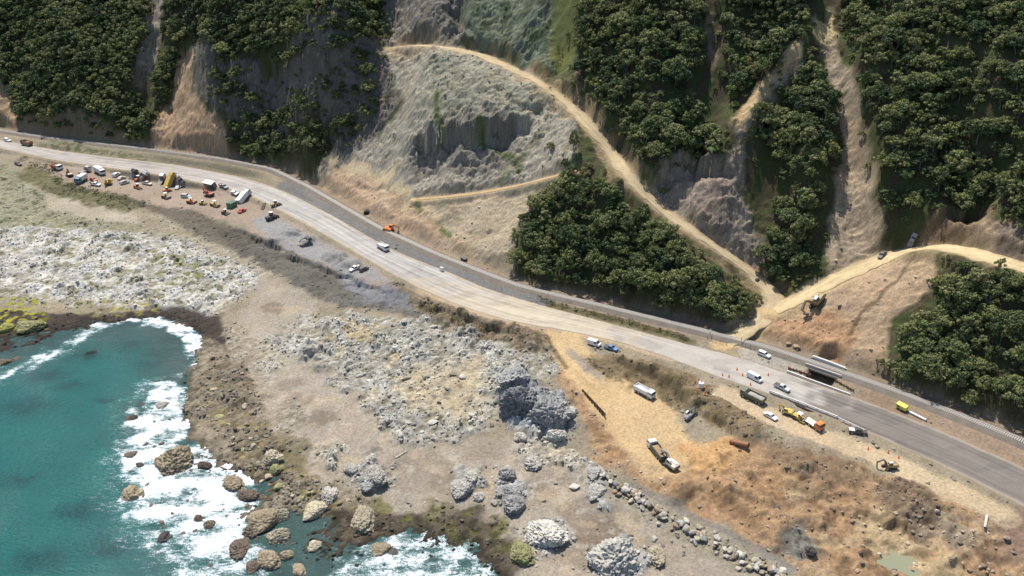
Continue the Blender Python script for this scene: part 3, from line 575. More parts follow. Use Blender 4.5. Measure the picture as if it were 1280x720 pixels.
def grid_faces(nx, ny):
    i = np.arange(nx * ny).reshape(ny, nx); return np.stack([i[:-1, :-1], i[:-1, 1:], i[1:, 1:], i[1:, :-1]], -1).reshape(-1, 4)
def link(name, me, kind=None):
    o = bpy.data.objects.new(name, me); COL.objects.link(o)
    if kind: o['kind'] = kind
    return o
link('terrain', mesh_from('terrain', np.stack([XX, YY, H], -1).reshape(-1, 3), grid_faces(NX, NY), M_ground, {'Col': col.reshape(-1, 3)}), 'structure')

# ribbons
def ribbon(name, Cn, hw, mat, colf, step=.7, nu=22, lift=.07, wob=.25, skirt=.35, kind='structure', endfade=False):
    Q = polyline3(np.c_[Cn, hw], step); n = len(Q)
    T = np.gradient(Q[:, :2], axis=0); T /= np.linalg.norm(T, axis=1)[:, None]; N = np.stack([-T[:, 1], T[:, 0]], 1)
    s = np.arange(n) * step
    eL = Q[:, 3] + wob * fbm(s / 5, s * 0 + 3.3, 3, 5); eR = Q[:, 3] + wob * fbm(s / 5, s * 0 + 8.3, 3, 6)
    if endfade:
        e = np.clip(np.minimum(s, s[-1] - s) / 4, .05, 1) ** .5; eL = eL * e; eR = eR * e
    u = np.r_[-1.02, np.linspace(-1, 1, nu), 1.02]; U2 = np.broadcast_to(u, (n, nu + 2))
    off = np.where(U2 > 0, U2 * eL[:, None], U2 * eR[:, None])
    X = Q[:, 0, None] + N[:, 0, None] * off; Y = Q[:, 1, None] + N[:, 1, None] * off
    Z = Q[:, 2, None] + lift + .03 * perlin(X / 2, Y / 2, 3) + 0 * U2
    Z[:, 0] -= skirt; Z[:, -1] -= skirt
    c = colf(X, Y, U2, s[:, None] + 0 * U2)
    return link(name, mesh_from(name, np.stack([X, Y, Z], -1).reshape(-1, 3), grid_faces(nu + 2, n), mat, {'Col': np.clip(c, .01, .8).reshape(-1, 3)}), kind)
def mixc(a, b, t): return np.asarray(a) * (1 - t[..., None]) + np.asarray(b) * t[..., None]
def road_col(X, Y, u, s):
    c = np.broadcast_to(np.array(C(188, 183, 176)), u.shape + (3,)).copy()
    f = s / s.max()
    # upper edge is u>0 when running left to right (inland side)
    streak = fbm(u * 5 + .3 * perlin(s / 30, s * 0, 8), s / 60, 4, 9) + .6 * fbm(u * 17 + .5 * perlin(s / 40, s * 0, 18), s / 90, 3, 19); c = c * (1 + .5 * streak)[..., None]
    tr = np.exp(-((u - .32) / .07) ** 2) + np.exp(-((u + .05) / .07) ** 2) + np.exp(-((u + .38) / .08) ** 2); c = mixc(c, C(205, 200, 194), np.clip(tr * .7 * (.6 + 1.5 * streak), 0, 1))
    left = 1 - sstep(.30, .42, f + .02 * perlin(X / 9, Y / 9, 2)); c = mixc(c, c * np.array([.97, .94, .91]), left * .9)
    edge = sstep(.78, .98, np.abs(u) + .12 * perlin(X / 4, Y / 4, 12)); c = mixc(c, C(190, 168, 140), edge * .8)
    dust = sstep(.60, .68, f + .05 * perlin(X / 10, Y / 6, 3) - .03 * u) * (1 - sstep(.74, .80, f + .03 * perlin(X / 6, Y / 6, 4)))
    c = mixc(c, np.array(C(206, 192, 168)) * (1 + .35 * streak)[..., None], dust * .9)
    conc = sstep(.76, .80, f) * (1 - sstep(.855, .875, f + .02 * perlin(X / 4, Y / 4, 5))); c = mixc(c, C(198, 190, 178), conc * .8)
    asp = sstep(.855, .885, f + .025 * perlin(X / 5, Y / 5, 6)) * (1 - .8 * sstep(.8, 1, np.abs(u))); c = mixc(c, np.array(C(132, 123, 115)) * (1 + .4 * streak)[..., None], asp * .92)
    pt = sstep(.16, .24, fbm(X / 11, Y / 7, 3, 23)); c = c * (1 - .13 * pt)[..., None]
    for k in range(9):
        s0 = s.max() * (.1 + .09 * k); c = c * (1 - .3 * np.exp(-(((u - .5 * math.sin(k * 2.1) - .25 * np.sin((s - s0) / 16)) / .035) ** 2)) * ((s > s0) & (s < s0 + 38)))[..., None]
    return c * (1 + .12 * fbm(X / 5, Y / 5, 4, 13) + .08 * fbm(X, Y, 3, 14))[..., None]
ribbon('road', ROAD, ROADW, M_road, road_col, nu=30, wob=.35)
def track_col(base, rut):
    def f(X, Y, u, s):
        c = np.broadcast_to(np.array(base), u.shape + (3,)).copy()
        st = fbm(u * 3 + .4 * perlin(s / 20, s * 0, 3), s / 25, 4, 4); c = c * (1 + .3 * st)[..., None]
        r = np.exp(-((np.abs(u + .15 * perlin(s / 15, s * 0, 77)) - .34) / .11) ** 2); c = mixc(c, rut, r * .7)
        e = sstep(.6, 1, np.abs(u) + .5 * fbm(X / 3, Y / 3, 3, 6)); c = mixc(c, np.array(base) * .74, e * .85); c = mixc(c, np.array(base) * .7, sstep(.15, .4, fbm(X / 6, Y / 3, 4, 66)) * .5)
        return c * (1 + .2 * fbm(X / 4, Y / 4, 4, 7) + .1 * fbm(X / .9, Y / .9, 3, 8))[..., None]
    return f
ribbon('haul_track', *T1, M_track, track_col(C(208, 186, 148), C(222, 202, 166)), nu=16, wob=1.9, skirt=.5)
ribbon('access_track', *T2, M_track, track_col(C(226, 202, 156), C(232, 212, 170)), nu=16, wob=1.9, skirt=.5, lift=.1)
ribbon('bench_track', *T3, M_track, track_col(C(198, 170, 126), C(206, 182, 140)), nu=8, wob=.5, endfade=True)
# ballast bed
def ballast():
    Q = polyline3(RAIL, .8); n = len(Q); T = np.gradient(Q[:, :2], axis=0); T /= np.linalg.norm(T, axis=1)[:, None]; N = np.stack([-T[:, 1], T[:, 0]], 1)
    off = np.array([-3.4, -2.6, -1.9, -1.5, -.9, -.3, .3, .9, 1.5, 1.9, 2.6, 3.4]); zz = np.array([-.75, -.45, -.06, 0, 0, 0, 0, 0, 0, -.06, -.45, -.75])
    X = Q[:, 0, None] + N[:, 0, None] * off; Y = Q[:, 1, None] + N[:, 1, None] * off; Z = Q[:, 2, None] + zz + .05 * perlin(X / .8, Y / .8, 3)
    c = np.broadcast_to(np.array(C(136, 126, 114)), X.shape + (3,)) * (1 + .3 * fbm(X / 3, Y / 3, 4, 3))[..., None]
    c = mixc(c, C(112, 100, 88), (np.abs(off) < 1)[None, :] * .5 + 0 * X)
    link('railway_bed', mesh_from('railway_bed', np.stack([X, Y, Z], -1).reshape(-1, 3), grid_faces(len(off), n), M_track, {'Col': c.reshape(-1, 3)}), 'structure')
ballast()

# ------------------------------------------------------------------ sea
def sea():
    sx = axis(-330, 30, .55, 3200, 1.3); sy = axis(100, 300, .5, 3200, 1.3); x, y = np.meshgrid(sx, sy)
    g = ground(x, y); depth = -g
    foam = np.zeros_like(x); kelp = np.zeros_like(x)
    a1 = perlin(x / 5, y / 5, 31); a2 = perlin(x / 5, y / 5, 32)
    def fpoly(L, v, soft, warp=4.):
        P = at(*np.array(L, float).T, 0.); d = psdf(x + warp * a1, y + warp * a2, P); return v * sstep(-soft, soft, d)
    def fline(L, v, wd, arr=None, warp=3.):
        P = at(*np.array(L, float).T, 0.); d, _, _ = pdist(x + warp * a1, y + warp * a2, P); return v * np.exp(-(d / wd) ** 2)
    near = 1 - sstep(.0, .8, depth)
    kelp_k = .6
    for f in (fline([(-60, 500), (20, 464), (70, 440), (110, 416), (140, 402)], .95, 5.0), fline([(-60, 490), (0, 472), (60, 446), (120, 408)], .62, 9),
              fpoly([(138, 400), (185, 393), (230, 400), (266, 420), (275, 442), (255, 470), (236, 456), (226, 424), (190, 408)], 1.25, 3.5), fline([(150, 398), (225, 410), (240, 450)], .35, 9),
              fpoly([(190, 476), (215, 472), (242, 490), (250, 530), (235, 548), (292, 556), (320, 590), (325, 640), (312, 695), (265, 722), (240, 700), (228, 655), (160, 652), (148, 605), (150, 560), (162, 520)], 1.12, 4.5, 5),
              fline([(185, 480), (150, 560), (150, 640), (215, 700), (240, 740)], .6, 9), fpoly([(146, 590), (330, 590), (335, 740), (225, 740), (165, 670)], .9, 6),
              fpoly([(395, 740), (425, 690), (500, 664), (560, 655), (605, 680), (640, 740)], .9, 4), fpoly([(470, 705), (540, 700), (560, 730), (450, 740)], .95, 5),
              fpoly([(318, 600), (345, 606), (345, 640), (322, 640)], .5, 2), fline([(300, 560), (318, 600)], .6, 5), .38 * near):
        foam = np.maximum(foam, f)
    foam = foam * (.78 + .62 * fbm(x / 9, y / 6, 4, 36)) 
    for (px, py, r) in [(110, 445, 4), (88, 482, 3.5), (132, 500, 2.5), (60, 470, 4), (22, 600, 3), (100, 640, 4), (30, 510, 6), (140, 685, 4), (45, 700, 5), (145, 680, 3), (170, 430, 5), (200, 440, 5), (215, 425, 6), (185, 455, 4)]:
        p = at(px, py, 0.); kelp = np.maximum(kelp, kelp_k * np.exp(-(((x - p[0] + 2 * a1) / 1.5) ** 2 + (y - p[1] + 2 * a2) ** 2) / r ** 2))
    shallow = 1 - sstep(.3, 3.2, depth + .5 * a1)
    z = .10 * fbm(x / 7, y / 3.5, 3, 33) + .06 * fbm(x / 1.8, y / 1.2, 3, 34) + .18 * foam * (.5 + fbm(x / 2.2, y / 2.2, 4, 35))
    z = np.where((x > -335) & (x < 35) & (y > 95) & (y < 305), z, 0)
    m, nt, b = newmat('sea water'); L = nt.links.new
    g_ = nod(nt, 'ShaderNodeNewGeometry')
    at_f = nod(nt, 'ShaderNodeAttribute', attribute_name='foam'); at_k = nod(nt, 'ShaderNodeAttribute', attribute_name='kelp'); at_s = nod(nt, 'ShaderNodeAttribute', attribute_name='shallow')
    def mix(fac, c1, c2):
        n = nt.nodes.new('ShaderNodeMix'); n.data_type = 'RGBA'
        L(fac, n.inputs[0])
        for k, c in ((6, c1), (7, c2)):
            if isinstance(c, tuple): n.inputs[k].default_value = c + (1,)
            else: L(c, n.inputs[k])
        return n.outputs[2]
    n0 = nod(nt, 'ShaderNodeTexNoise', Scale=.05, Detail=4.); L(g_.outputs['Position'], n0.inputs['Vector'])
    base = mix(n0.outputs[0], (.005, .052, .050), (.010, .088, .074))
    base = mix(at_s.outputs['Fac'], base, (.026, .052, .048)); base = mix(at_k.outputs['Fac'], base, (.004, .022, .024))
    n1 = nod(nt, 'ShaderNodeTexNoise', Scale=.55, Detail=8., Roughness=.68, Distortion=1.2); mpf = nod(nt, 'ShaderNodeMapping'); mpf.inputs['Rotation'].default_value = (0, 0, R(58)); mpf.inputs['Scale'].default_value = (.55, 1.5, 1); L(g_.outputs['Position'], mpf.inputs[0]); L(mpf.outputs[0], n1.inputs['Vector'])
    v1 = nod(nt, 'ShaderNodeTexNoise', Scale=1.7, Detail=6., Roughness=.7, Distortion=2.); L(g_.outputs['Position'], v1.inputs['Vector'])
    ma = nod(nt, 'ShaderNodeMath', operation='ADD'); L(n1.outputs[0], ma.inputs[0]); L(v1.outputs[0], ma.inputs[1])
    mm = nod(nt, 'ShaderNodeMath', operation='MULTIPLY_ADD'); L(ma.outputs[0], mm.inputs[0]); mm.inputs[1].default_value = 1.5; L(at_f.outputs['Fac'], mm.inputs[2])
    mr = nod(nt, 'ShaderNodeMapRange', interpolation_type='SMOOTHSTEP'); L(mm.outputs[0], mr.inputs[0]); mr.inputs[1].default_value = 2.02; mr.inputs[2].default_value = 2.55
    halo = nod(nt, 'ShaderNodeMapRange', interpolation_type='SMOOTHSTEP'); L(mm.outputs[0], halo.inputs[0]); halo.inputs[1].default_value = 1.75; halo.inputs[2].default_value = 2.5; halo.inputs[4].default_value = .45
    base = mix(halo.outputs[0], base, (.06, .19, .19))
    L(mix(mr.outputs[0], base, (.60, .63, .65)), b.inputs['Base Color'])
    rr = nod(nt, 'ShaderNodeMapRange'); L(mr.outputs[0], rr.inputs[0]); rr.inputs[3].default_value = .05; rr.inputs[4].default_value = .8; L(rr.outputs[0], b.inputs['Roughness'])
    b.inputs['IOR'].default_value = 1.33; b.inputs['Specular IOR Level'].default_value = .26
    nb1 = nod(nt, 'ShaderNodeTexNoise', Scale=.9, Detail=5., Roughness=.6); mp = nod(nt, 'ShaderNodeMapping'); mp.inputs['Scale'].default_value = (.7, 1.3, 1); mp.inputs['Rotation'].default_value = (0, 0, .5)
    L(g_.outputs['Position'], mp.inputs[0]); L(mp.outputs[0], nb1.inputs['Vector'])
    bp = nod(nt, 'ShaderNodeBump', Strength=.9, Distance=.5); L(nb1.outputs[0], bp.inputs['Height']); L(bp.outputs[0], b.inputs['Normal'])
    link('sea', mesh_from('sea', np.stack([x, y, z], -1).reshape(-1, 3), grid_faces(len(sx), len(sy)), m, {'foam': foam.ravel(), 'kelp': kelp.ravel(), 'shallow': shallow.ravel()}), 'structure')
sea()
# ------------------------------------------------------------------ labels
def tag(o, label=None, cat=None, group=None, kind=None):
    if label: o['label'] = label
    if cat: o['category'] = cat
    if group: o['group'] = group
    if kind: o['kind'] = kind
    return o
def empty(name, loc, rz=0):
    o = bpy.data.objects.new(name, None); COL.objects.link(o); o.location = loc; o.rotation_euler = (0, 0, rz); o.empty_display_size = .5; return o
def child(name, me, parent):
    o = bpy.data.objects.new(name, me); COL.objects.link(o); o.parent = parent; return o

# ------------------------------------------------------------------ foliage
def leaf_material(name, c1, c2, c3):
    m, nt, b = newmat(name); L = nt.links.new
    a = nod(nt, 'ShaderNodeAttribute', attribute_name='tint'); oi = nod(nt, 'ShaderNodeObjectInfo')
    cr = nt.nodes.new('ShaderNodeValToRGB'); e = cr.color_ramp.elements
    e[0].position = 0; e[0].color = c1 + (1,); e[1].position = 1; e[1].color = c3 + (1,); k = e.new(.5); k.color = c2 + (1,); k2 = e.new(.25); k2.color = tuple(.5 * p + .42 * q for p, q in zip(c1, c2)) + (1,); k3 = e.new(.75); k3.color = (c2[0] * 1.6, c2[1] * 1.3, c2[2] * 1.15, 1)
    ad = nod(nt, 'ShaderNodeMath', operation='MULTIPLY_ADD'); L(oi.outputs['Random'], ad.inputs[0]); ad.inputs[1].default_value = .75; L(a.outputs['Fac'], ad.inputs[2])
    sb = nod(nt, 'ShaderNodeMath', operation='SUBTRACT'); L(ad.outputs[0], sb.inputs[0]); sb.inputs[1].default_value = .375; L(sb.outputs[0], cr.inputs[0])
    L(cr.outputs[0], b.inputs['Base Color']); b.inputs['Roughness'].default_value = .62; b.inputs['Specular IOR Level'].default_value = .12
    tr = nod(nt, 'ShaderNodeBsdfTranslucent'); L(cr.outputs[0], tr.inputs[0]); mx = nod(nt, 'ShaderNodeMixShader'); mx.inputs[0].default_value = .22
    L(b.outputs[0], mx.inputs[1]); L(tr.outputs[0], mx.inputs[2]); L(mx.outputs[0], nt.nodes['Material Output'].inputs[0])
    return m
M_leaf = leaf_material('broad leaves', (.038, .066, .030), (.122, .152, .060), (.22, .23, .115))
M_leaf_far = M_leaf
M_scrub = leaf_material('scrub leaves', (.05, .058, .028), (.085, .092, .042), (.14, .135, .065))
M_fern = leaf_material('fern fronds', (.07, .11, .03), (.11, .16, .05), (.16, .20, .07))
M_bark, _nt, _b = newmat('bark'); _b.inputs['Base Color'].default_value = (.11, .085, .06, 1); _b.inputs['Roughness'].default_value = .9
_n = nod(_nt, 'ShaderNodeTexNoise', Scale=6., Detail=5.); _mr = nod(_nt, 'ShaderNodeMapRange'); _mr.inputs[3].default_value = .05; _mr.inputs[4].default_value = .2
_nt.links.new(_n.outputs[0], _mr.inputs[0]); _cb = nod(_nt, 'ShaderNodeCombineColor'); [_nt.links.new(_mr.outputs[0], _cb.inputs[i]) for i in range(3)]; _nt.links.new(_cb.outputs[0], _b.inputs['Base Color'])

def crown_arrays(r, seed, nclump, nleaf, leaf, rad=3.1, hgt=2.6, base=2.2):
    g = np.random.default_rng(seed)
    # limbs carry clumps spread through a lopsided dome
    k = 0; C_ = []; lop = g.uniform(.75, 1.25, 5); ph = g.uniform(0, 6.28)
    while len(C_) < nclump:
        d = g.normal(size=3); d /= np.linalg.norm(d); d[2] = abs(d[2]) * 1.15 - .22
        a = math.atan2(d[1], d[0]); lo = 1 + .22 * math.sin(2 * a + ph) + .16 * math.sin(3 * a + 2 * ph)
        rr = g.uniform(.55, 1.0) ** .6
        p = np.array([d[0] * rad * lo * rr, d[1] * rad * lo * rr, base + d[2] * hgt * rr + .9])
        if all(np.linalg.norm(p - q) > rad * .24 for q in C_) or k > 400: C_.append(p)
        k += 1
    V = []; T = []
    for c in C_:
        cr = g.uniform(.62, 1.08) * rad / 3.1; m = int(nleaf * cr * cr); tc = g.uniform(.36, .64)
        d = g.normal(size=(m, 3)); d[:, 2] = d[:, 2] * .9 + .35; d /= np.linalg.norm(d, axis=1)[:, None]
        p = c + d * cr * g.uniform(.72, 1.05, (m, 1)) * np.array([1, 1, .78])
        nrm = d + g.normal(size=(m, 3)) * .55; nrm[:, 2] += .35; nrm /= np.linalg.norm(nrm, axis=1)[:, None]
        t = np.cross(nrm, g.normal(size=(m, 3))); t /= np.linalg.norm(t, axis=1)[:, None]; bt = np.cross(nrm, t)
        s = leaf * g.uniform(.6, 1.25, (m, 1))
        q = np.stack([p - t * s * .62, p - bt * s * .4 + nrm * s * .06, p + t * s * .62, p + bt * s * .4 + nrm * s * .06], 1)
        V.append(q.reshape(-1, 3)); T.append(np.repeat(np.clip(tc + g.normal(size=m) * .13, 0, 1), 4))
    return np.concatenate(V), np.concatenate(T), C_
def trunk_arrays(Cl, seed, base_r=.22):
    g = np.random.default_rng(seed); V = []; Fc = []; n = 6
    def tube(P, r0, r1):
        o = sum(len(v) for v in V); ring = []
        for i, p in enumerate(P):
            r = r0 + (r1 - r0) * i / (len(P) - 1); a = np.arange(n) / n * 6.2832
            ring.append(np.stack([p[0] + r * np.cos(a), p[1] + r * np.sin(a), p[2] + 0 * a], 1))
        V.append(np.concatenate(ring))
        for i in range(len(P) - 1):
            for j in range(n): Fc.append([o + i * n + j, o + i * n + (j + 1) % n, o + (i + 1) * n + (j + 1) % n, o + (i + 1) * n + j])
    top = np.array([g.normal() * .25, g.normal() * .25, 2.7])
    tube([np.array([0, 0, -1.6]), np.array([g.normal() * .08, g.normal() * .08, .6]), top], base_r, base_r * .6)
    for c in Cl[::3]: tube([top * .75, (top + c) / 2 + [0, 0, -.1], np.array(c)], base_r * .45, .04)
    return np.concatenate(V), np.array(Fc)
PROTO = []
for i in range(8):
    v, t, cl = crown_arrays(1, 100 + i, 26 + 3 * (i % 3), 62, .50, rad=[3.1, 3.4, 2.7, 3.2, 2.9, 3.5, 3.0, 2.5][i], hgt=[2.3, 2.0, 3.2, 2.6, 3.0, 2.2, 2.5, 3.6][i], base=[2.2, 2.0, 2.6, 2.2, 2.5, 2.0, 2.3, 2.6][i])
    tv, tf = trunk_arrays(cl, i)
    PROTO.append((mesh_from('crown', v, np.arange(len(v)).reshape(-1, 4), M_leaf, {'tint': t}, False), mesh_from('trunk', tv, tf, M_bark), v, t))
FAR = [crown_arrays(1, 200 + i, 15, 46, .66, rad=[3.2, 3.0, 3.4, 2.7, 3.1, 2.9][i], hgt=[2.4, 2.8, 2.1, 3.3, 2.5, 3.0][i])[:2] for i in range(6)]
SHRUB = []
for i in range(5):
    v, t, cl = crown_arrays(1, 300 + i, 10, 70, .24, rad=[1.0, 1.25, .9, 1.1, 1.4][i], hgt=[.75, .6, .9, .7, .65][i], base=-.45)
    SHRUB.append((mesh_from('foliage', v, np.arange(len(v)).reshape(-1, 4), M_scrub, {'tint': t}, False), v, t))

def inpoly(x, y, P): return psdf(x, y, P) > 0
FOR = {
 'knob': [(716, 205), (752, 225), (775, 252), (806, 266), (850, 300), (900, 345), (938, 372), (936, 402), (915, 414), (860, 402), (760, 376), (640, 344), (634, 325), (655, 290), (668, 258), (690, 240)],
 'corner': [(1182, 334), (1250, 345), (1320, 362), (1420, 400), (1420, 620), (1300, 552), (1200, 512), (1150, 490), (1108, 472), (1106, 445), (1120, 415), (1165, 395)],
 'spur': [(955, 135), (985, 95), (1012, 60), (1026, 100), (1040, 130), (1036, 200), (1030, 260), (1020, 320), (1008, 358), (975, 362), (948, 338), (955, 300), (972, 250), (975, 210), (950, 190), (940, 165)],
 'right': [(1054, -70), (1420, -70), (1420, 320), (1275, 292), (1250, 262), (1236, 252), (1180, 272), (1130, 296), (1108, 296), (1100, 240), (1092, 180), (1080, 118), (1058, 60)],
 'middle': [(722, -70), (875, -70), (872, 60), (866, 120), (884, 165), (908, 172), (905, 205), (868, 205), (828, 212), (806, 205), (780, 180), (752, 140), (722, 98)],
 'upper': [(904, -70), (1014, -70), (1012, 30), (972, 88), (938, 118), (912, 125), (904, 100)],
 'left': [(-90, -70), (192, -70), (188, 20), (176, 60), (165, 95), (172, 118), (194, 150), (180, 184), (120, 180), (60, 168), (24, 158), (14, 110), (-90, 110)],
 'rim': [(206, -70), (492, -70), (482, 20), (474, 62), (472, 84), (430, 92), (400, 84), (330, 66), (290, 84), (268, 70), (242, 52), (206, 66)],
 'foot': [(284, 158), (310, 148), (345, 140), (400, 144), (418, 158), (408, 190), (380, 212), (350, 211), (310, 203), (286, 198)],
 'cliff': [(262, 95), (300, 84), (400, 92), (472, 92), (484, 120), (450, 165), (420, 180), (412, 152), (345, 138), (288, 148), (264, 125)],
 'strip': [(206, 40), (222, 62), (218, 120), (196, 140), (194, 110)]}
LBL = {'knob': 'dark green broadleaf tree in the steep patch between the railway and the haul track',
 'corner': 'broadleaf tree in the olive green wood right of the bare clay slope above the railway',
 'spur': 'tree on the narrow wooded spur between the two pale slips at right',
 'right': 'tree on the big wooded hillside right of the long pale slip',
 'middle': 'tree on the wooded hillside above the top bend of the haul track',
 'upper': 'tree on the high slope between the shaded gully and the pale spur',
 'left': 'tree on the wooded hillside left of the narrow grey slip',
 'rim': 'tree on the wooded rim above the shaded bluff', 'foot': 'tree at the foot of the shaded bluff beside the railway bend', 'cliff': 'tree clinging to the shaded bluff above the railway bend', 'strip': 'tree on the thin wooded strip between the two left slips'}
cand = []
tn = fbm
for key, L in FOR.items():
    P = hits(L); sp = {'knob': 3.7, 'corner': 3.9, 'spur': 3.8, 'foot': 4.0, 'strip': 4.2, 'cliff': 4.6}.get(key, 3.9)
    x0, y0 = P[:, :2].min(0); x1, y1 = P[:, :2].max(0)
    gx_, gy_ = np.meshgrid(np.arange(x0, x1, sp), np.arange(y0, y1, sp * .86)); gx_[1::2] += sp / 2
    gx_ = gx_.ravel() + rng.uniform(-.38, .38, gx_.size) * sp; gy_ = gy_.ravel() + rng.uniform(-.38, .38, gy_.size) * sp
    m = psdf(gx_, gy_, P) > .8
    for X, Y in zip(gx_[m], gy_[m]): cand.append((X, Y, key))
cx_ = np.array([c[0] for c in cand]); cy_ = np.array([c[1] for c in cand]); cz_ = ground(cx_, cy_)
dens = perlin(cx_ / 16, cy_ / 16, 141)
big_ = np.clip(1.0 + .30 * perlin(cx_ / 13, cy_ / 13, 142) + rng.normal(size=len(cand)) * .24, .5, 1.75)
tint_ = np.clip(.30 * perlin(cx_ / 20, cy_ / 20, 143) + rng.normal(size=len(cand)) * .24, -.5, .5)
tint_ += np.array([{'knob': .02, 'corner': .16, 'right': .05, 'left': -.05, 'rim': -.08}.get(c[2], 0) for c in cand])
keep = (rng.uniform(size=len(cand)) < np.clip(1.12 + .4 * dens, 0, 1))
# visible in the frame and not on a track
dep = cy_ * cP + (CAM_Z - cz_) * sP; ux = cx_ / dep * F + 640; uy = 360 - (cy_ * sP + (cz_ + 3 - CAM_Z) * cP) / dep * F
for Cn, hw in (T1, T2, T3):
    d, _, t = pdist(cx_, cy_, Cn[::3]); keep &= d > np.interp(t, np.arange(len(hw[::3])), hw[::3]) + 1.6
d, _, _ = pdist(cx_, cy_, RAIL[::3]); keep &= d > 6.2
inf = (ux > -12) & (ux < 1292) & (uy > -8) & (uy < 735)
# hidden behind higher ground?
tt = np.linspace(.55, .985, 60)
vis = np.ones(len(cand), bool)
for q in tt: vis &= CAM_Z + (cz_ + 6 - CAM_Z) * q > ground(cx_ * q, cy_ * q) - .5
keep &= vis | ~inf
order = [i for i in np.argsort(dep / big_) if keep[i] and inf[i] and vis[i]]
solo = set(order[:292])
up = Vector((0, 0, 1))
for i in order[:292]:
    k = int(rng.integers(0, 8)); o = empty('broadleaf_tree', (cx_[i], cy_[i], cz_[i] - .3), rng.uniform(0, 6.28)); s = big_[i] * .98
    o.scale = (s, s, s * rng.uniform(.85, 1.15)); o.rotation_euler[0] = rng.normal() * .06; o.rotation_euler[1] = rng.normal() * .06
    tag(o, LBL[cand[i][2]], 'tree', {'knob': 'trees of the patch between railway and track', 'corner': 'trees of the olive green wood at right', 'spur': 'trees of the narrow spur', 'right': 'trees of the right hillside', 'middle': 'trees above the haul track bend', 'upper': 'trees beside the shaded gully', 'left': 'trees of the left hillside', 'rim': 'trees of the rim', 'foot': 'trees at the foot of the bluff', 'cliff': 'trees on the shaded bluff', 'strip': 'trees of the thin strip'}[cand[i][2]])
    child('crown', PROTO[k][0], o); child('trunk', PROTO[k][1], o)
def merge(name, items, mat, lab, cat):            # many small plants that read as one mass
    VV = []; TT = []
    for (X, Y, Z, s, a, sz, tn_, (v, t)) in items:
        c, q = math.cos(a) * s, math.sin(a) * s
        VV.append(np.stack([v[:, 0] * c - v[:, 1] * q + X, v[:, 0] * q + v[:, 1] * c + Y, v[:, 2] * s * sz + Z], 1)); TT.append(np.clip(t + tn_, 0, 1))
    v = np.concatenate(VV); t = np.concatenate(TT)
    return tag(link(name, mesh_from(name, v, np.arange(len(v)).reshape(-1, 4), mat, {'tint': t}, False), 'stuff'), lab, cat)
rest = [i for i in range(len(cand)) if keep[i] and i not in solo]
fr = []
for key, L in FOR.items():
    P = hits(L); x0, y0 = P[:, :2].min(0) - 6; x1, y1 = P[:, :2].max(0) + 6; m = int((x1 - x0) * (y1 - y0) / 16); X = rng.uniform(x0, x1, m); Y = rng.uniform(y0, y1, m); d = psdf(X, Y, P)
    okm = (d > -6) & (d < 2.0) & (rng.uniform(size=m) < np.exp(-np.clip(-d, 0, 9) / 2.6))
    for Cn, hw in (T1, T2, T3): okm &= pdist(X, Y, Cn[::3])[0] > 5
    okm &= pdist(X, Y, RAIL[::3])[0] > 7.5
    fr += [(a, b, float(ground(a, b)) - .5, rng.uniform(.28, .62), rng.uniform(0, 6.28), rng.uniform(.8, 1.2), rng.uniform(-.15, .45), FAR[int(rng.integers(0, 6))]) for a, b in zip(X[okm], Y[okm])]
print('fringe', len(fr))
merge('forest_canopy', fr + [(cx_[i], cy_[i], cz_[i] - .2, big_[i] * 1.0, rng.uniform(0, 6.28), rng.uniform(.85, 1.15), tint_[i], FAR[int(rng.integers(0, 6))]) for i in rest], M_leaf_far, 'dense dark green bush covering the high hillsides along the top of the photo', 'forest')
print('trees', len(order), 'rest', len(rest))
# trees and shrubs one can point to
def lone(px, py, k, s, lab, group=None, sz=1.0):
    p = hits([(px, py)])[0]; o = empty('broadleaf_tree', p - np.array([0, 0, .3]), rng.uniform(0, 6)); o.scale = (s, s, s * sz); tag(o, lab, 'tree', group)
    child('crown', PROTO[k][0], o); child('trunk', PROTO[k][1], o)
lone(717, 190, 7, .85, 'tall narrow dark tree at the top tip of the wood beside the haul track', sz=1.75)
lone(706, 212, 2, .8, 'small dark tree where the narrow bench track meets the wood')
lone(688, 188, 3, .7, 'lone dark tree on the grey slope above the end of the narrow bench track')
def shrub(px, py, s, lab, group, tintm=None):
    p = hits([(px, py)])[0]; k = int(rng.integers(0, 5)); o = tag(link('shrub', SHRUB[k][0]), lab, 'shrub', group); o.location = p; o.scale = (s, s, s * rng.uniform(.8, 1.2)); o.rotation_euler[2] = rng.uniform(0, 6)
def along(L, n, jit):
    Q = polyline3(np.c_[np.array(L, float), np.zeros(len(L))], 1.0)
    for f in np.linspace(0, 1, n):
        q = Q[int(f * (len(Q) - 1))]; yield q[0] + rng.normal() * jit, q[1] + rng.normal() * jit * .5
for a in along([(672, 374), (720, 388), (780, 402), (862, 425)], 62, 1.3): shrub(a[0], a[1], rng.uniform(.8, 1.25), 'low olive scrub bush in the strip between the road and the railway', 'scrub between road and railway')
for a in along([(55, 212), (90, 232), (140, 246), (185, 258)], 46, 5): shrub(a[0], a[1], rng.uniform(1.0, 1.9), 'low brown green bush on the bank below the left machinery yard', 'bushes below the machinery yard')
for a in along([(20, 200), (40, 206), (60, 212)], 14, 4): shrub(a[0], a[1], rng.uniform(1.0, 1.7), 'dark bush beside the road at the far left edge', 'bushes at the far left')
for a in along([(735, 455), (790, 470), (850, 495), (930, 535)], 26, 6): shrub(a[0], a[1], rng.uniform(.5, 1.0), 'small scrubby bush on the dark earth bank above the ochre pad', 'bushes on the earth bank')
for a in along([(520, 385), (600, 405), (665, 425), (680, 450)], 34, 9): shrub(a[0], a[1], rng.uniform(.6, 1.3), 'small bush on the rocky bluff between the road and the shore', 'bushes on the bluff')
for a in along([(50, 183), (120, 189), (185, 198)], 22, 2): shrub(a[0], a[1], rng.uniform(.6, 1.0), 'low bush on the grassy strip between road and railway at left', 'bushes on the left verge')
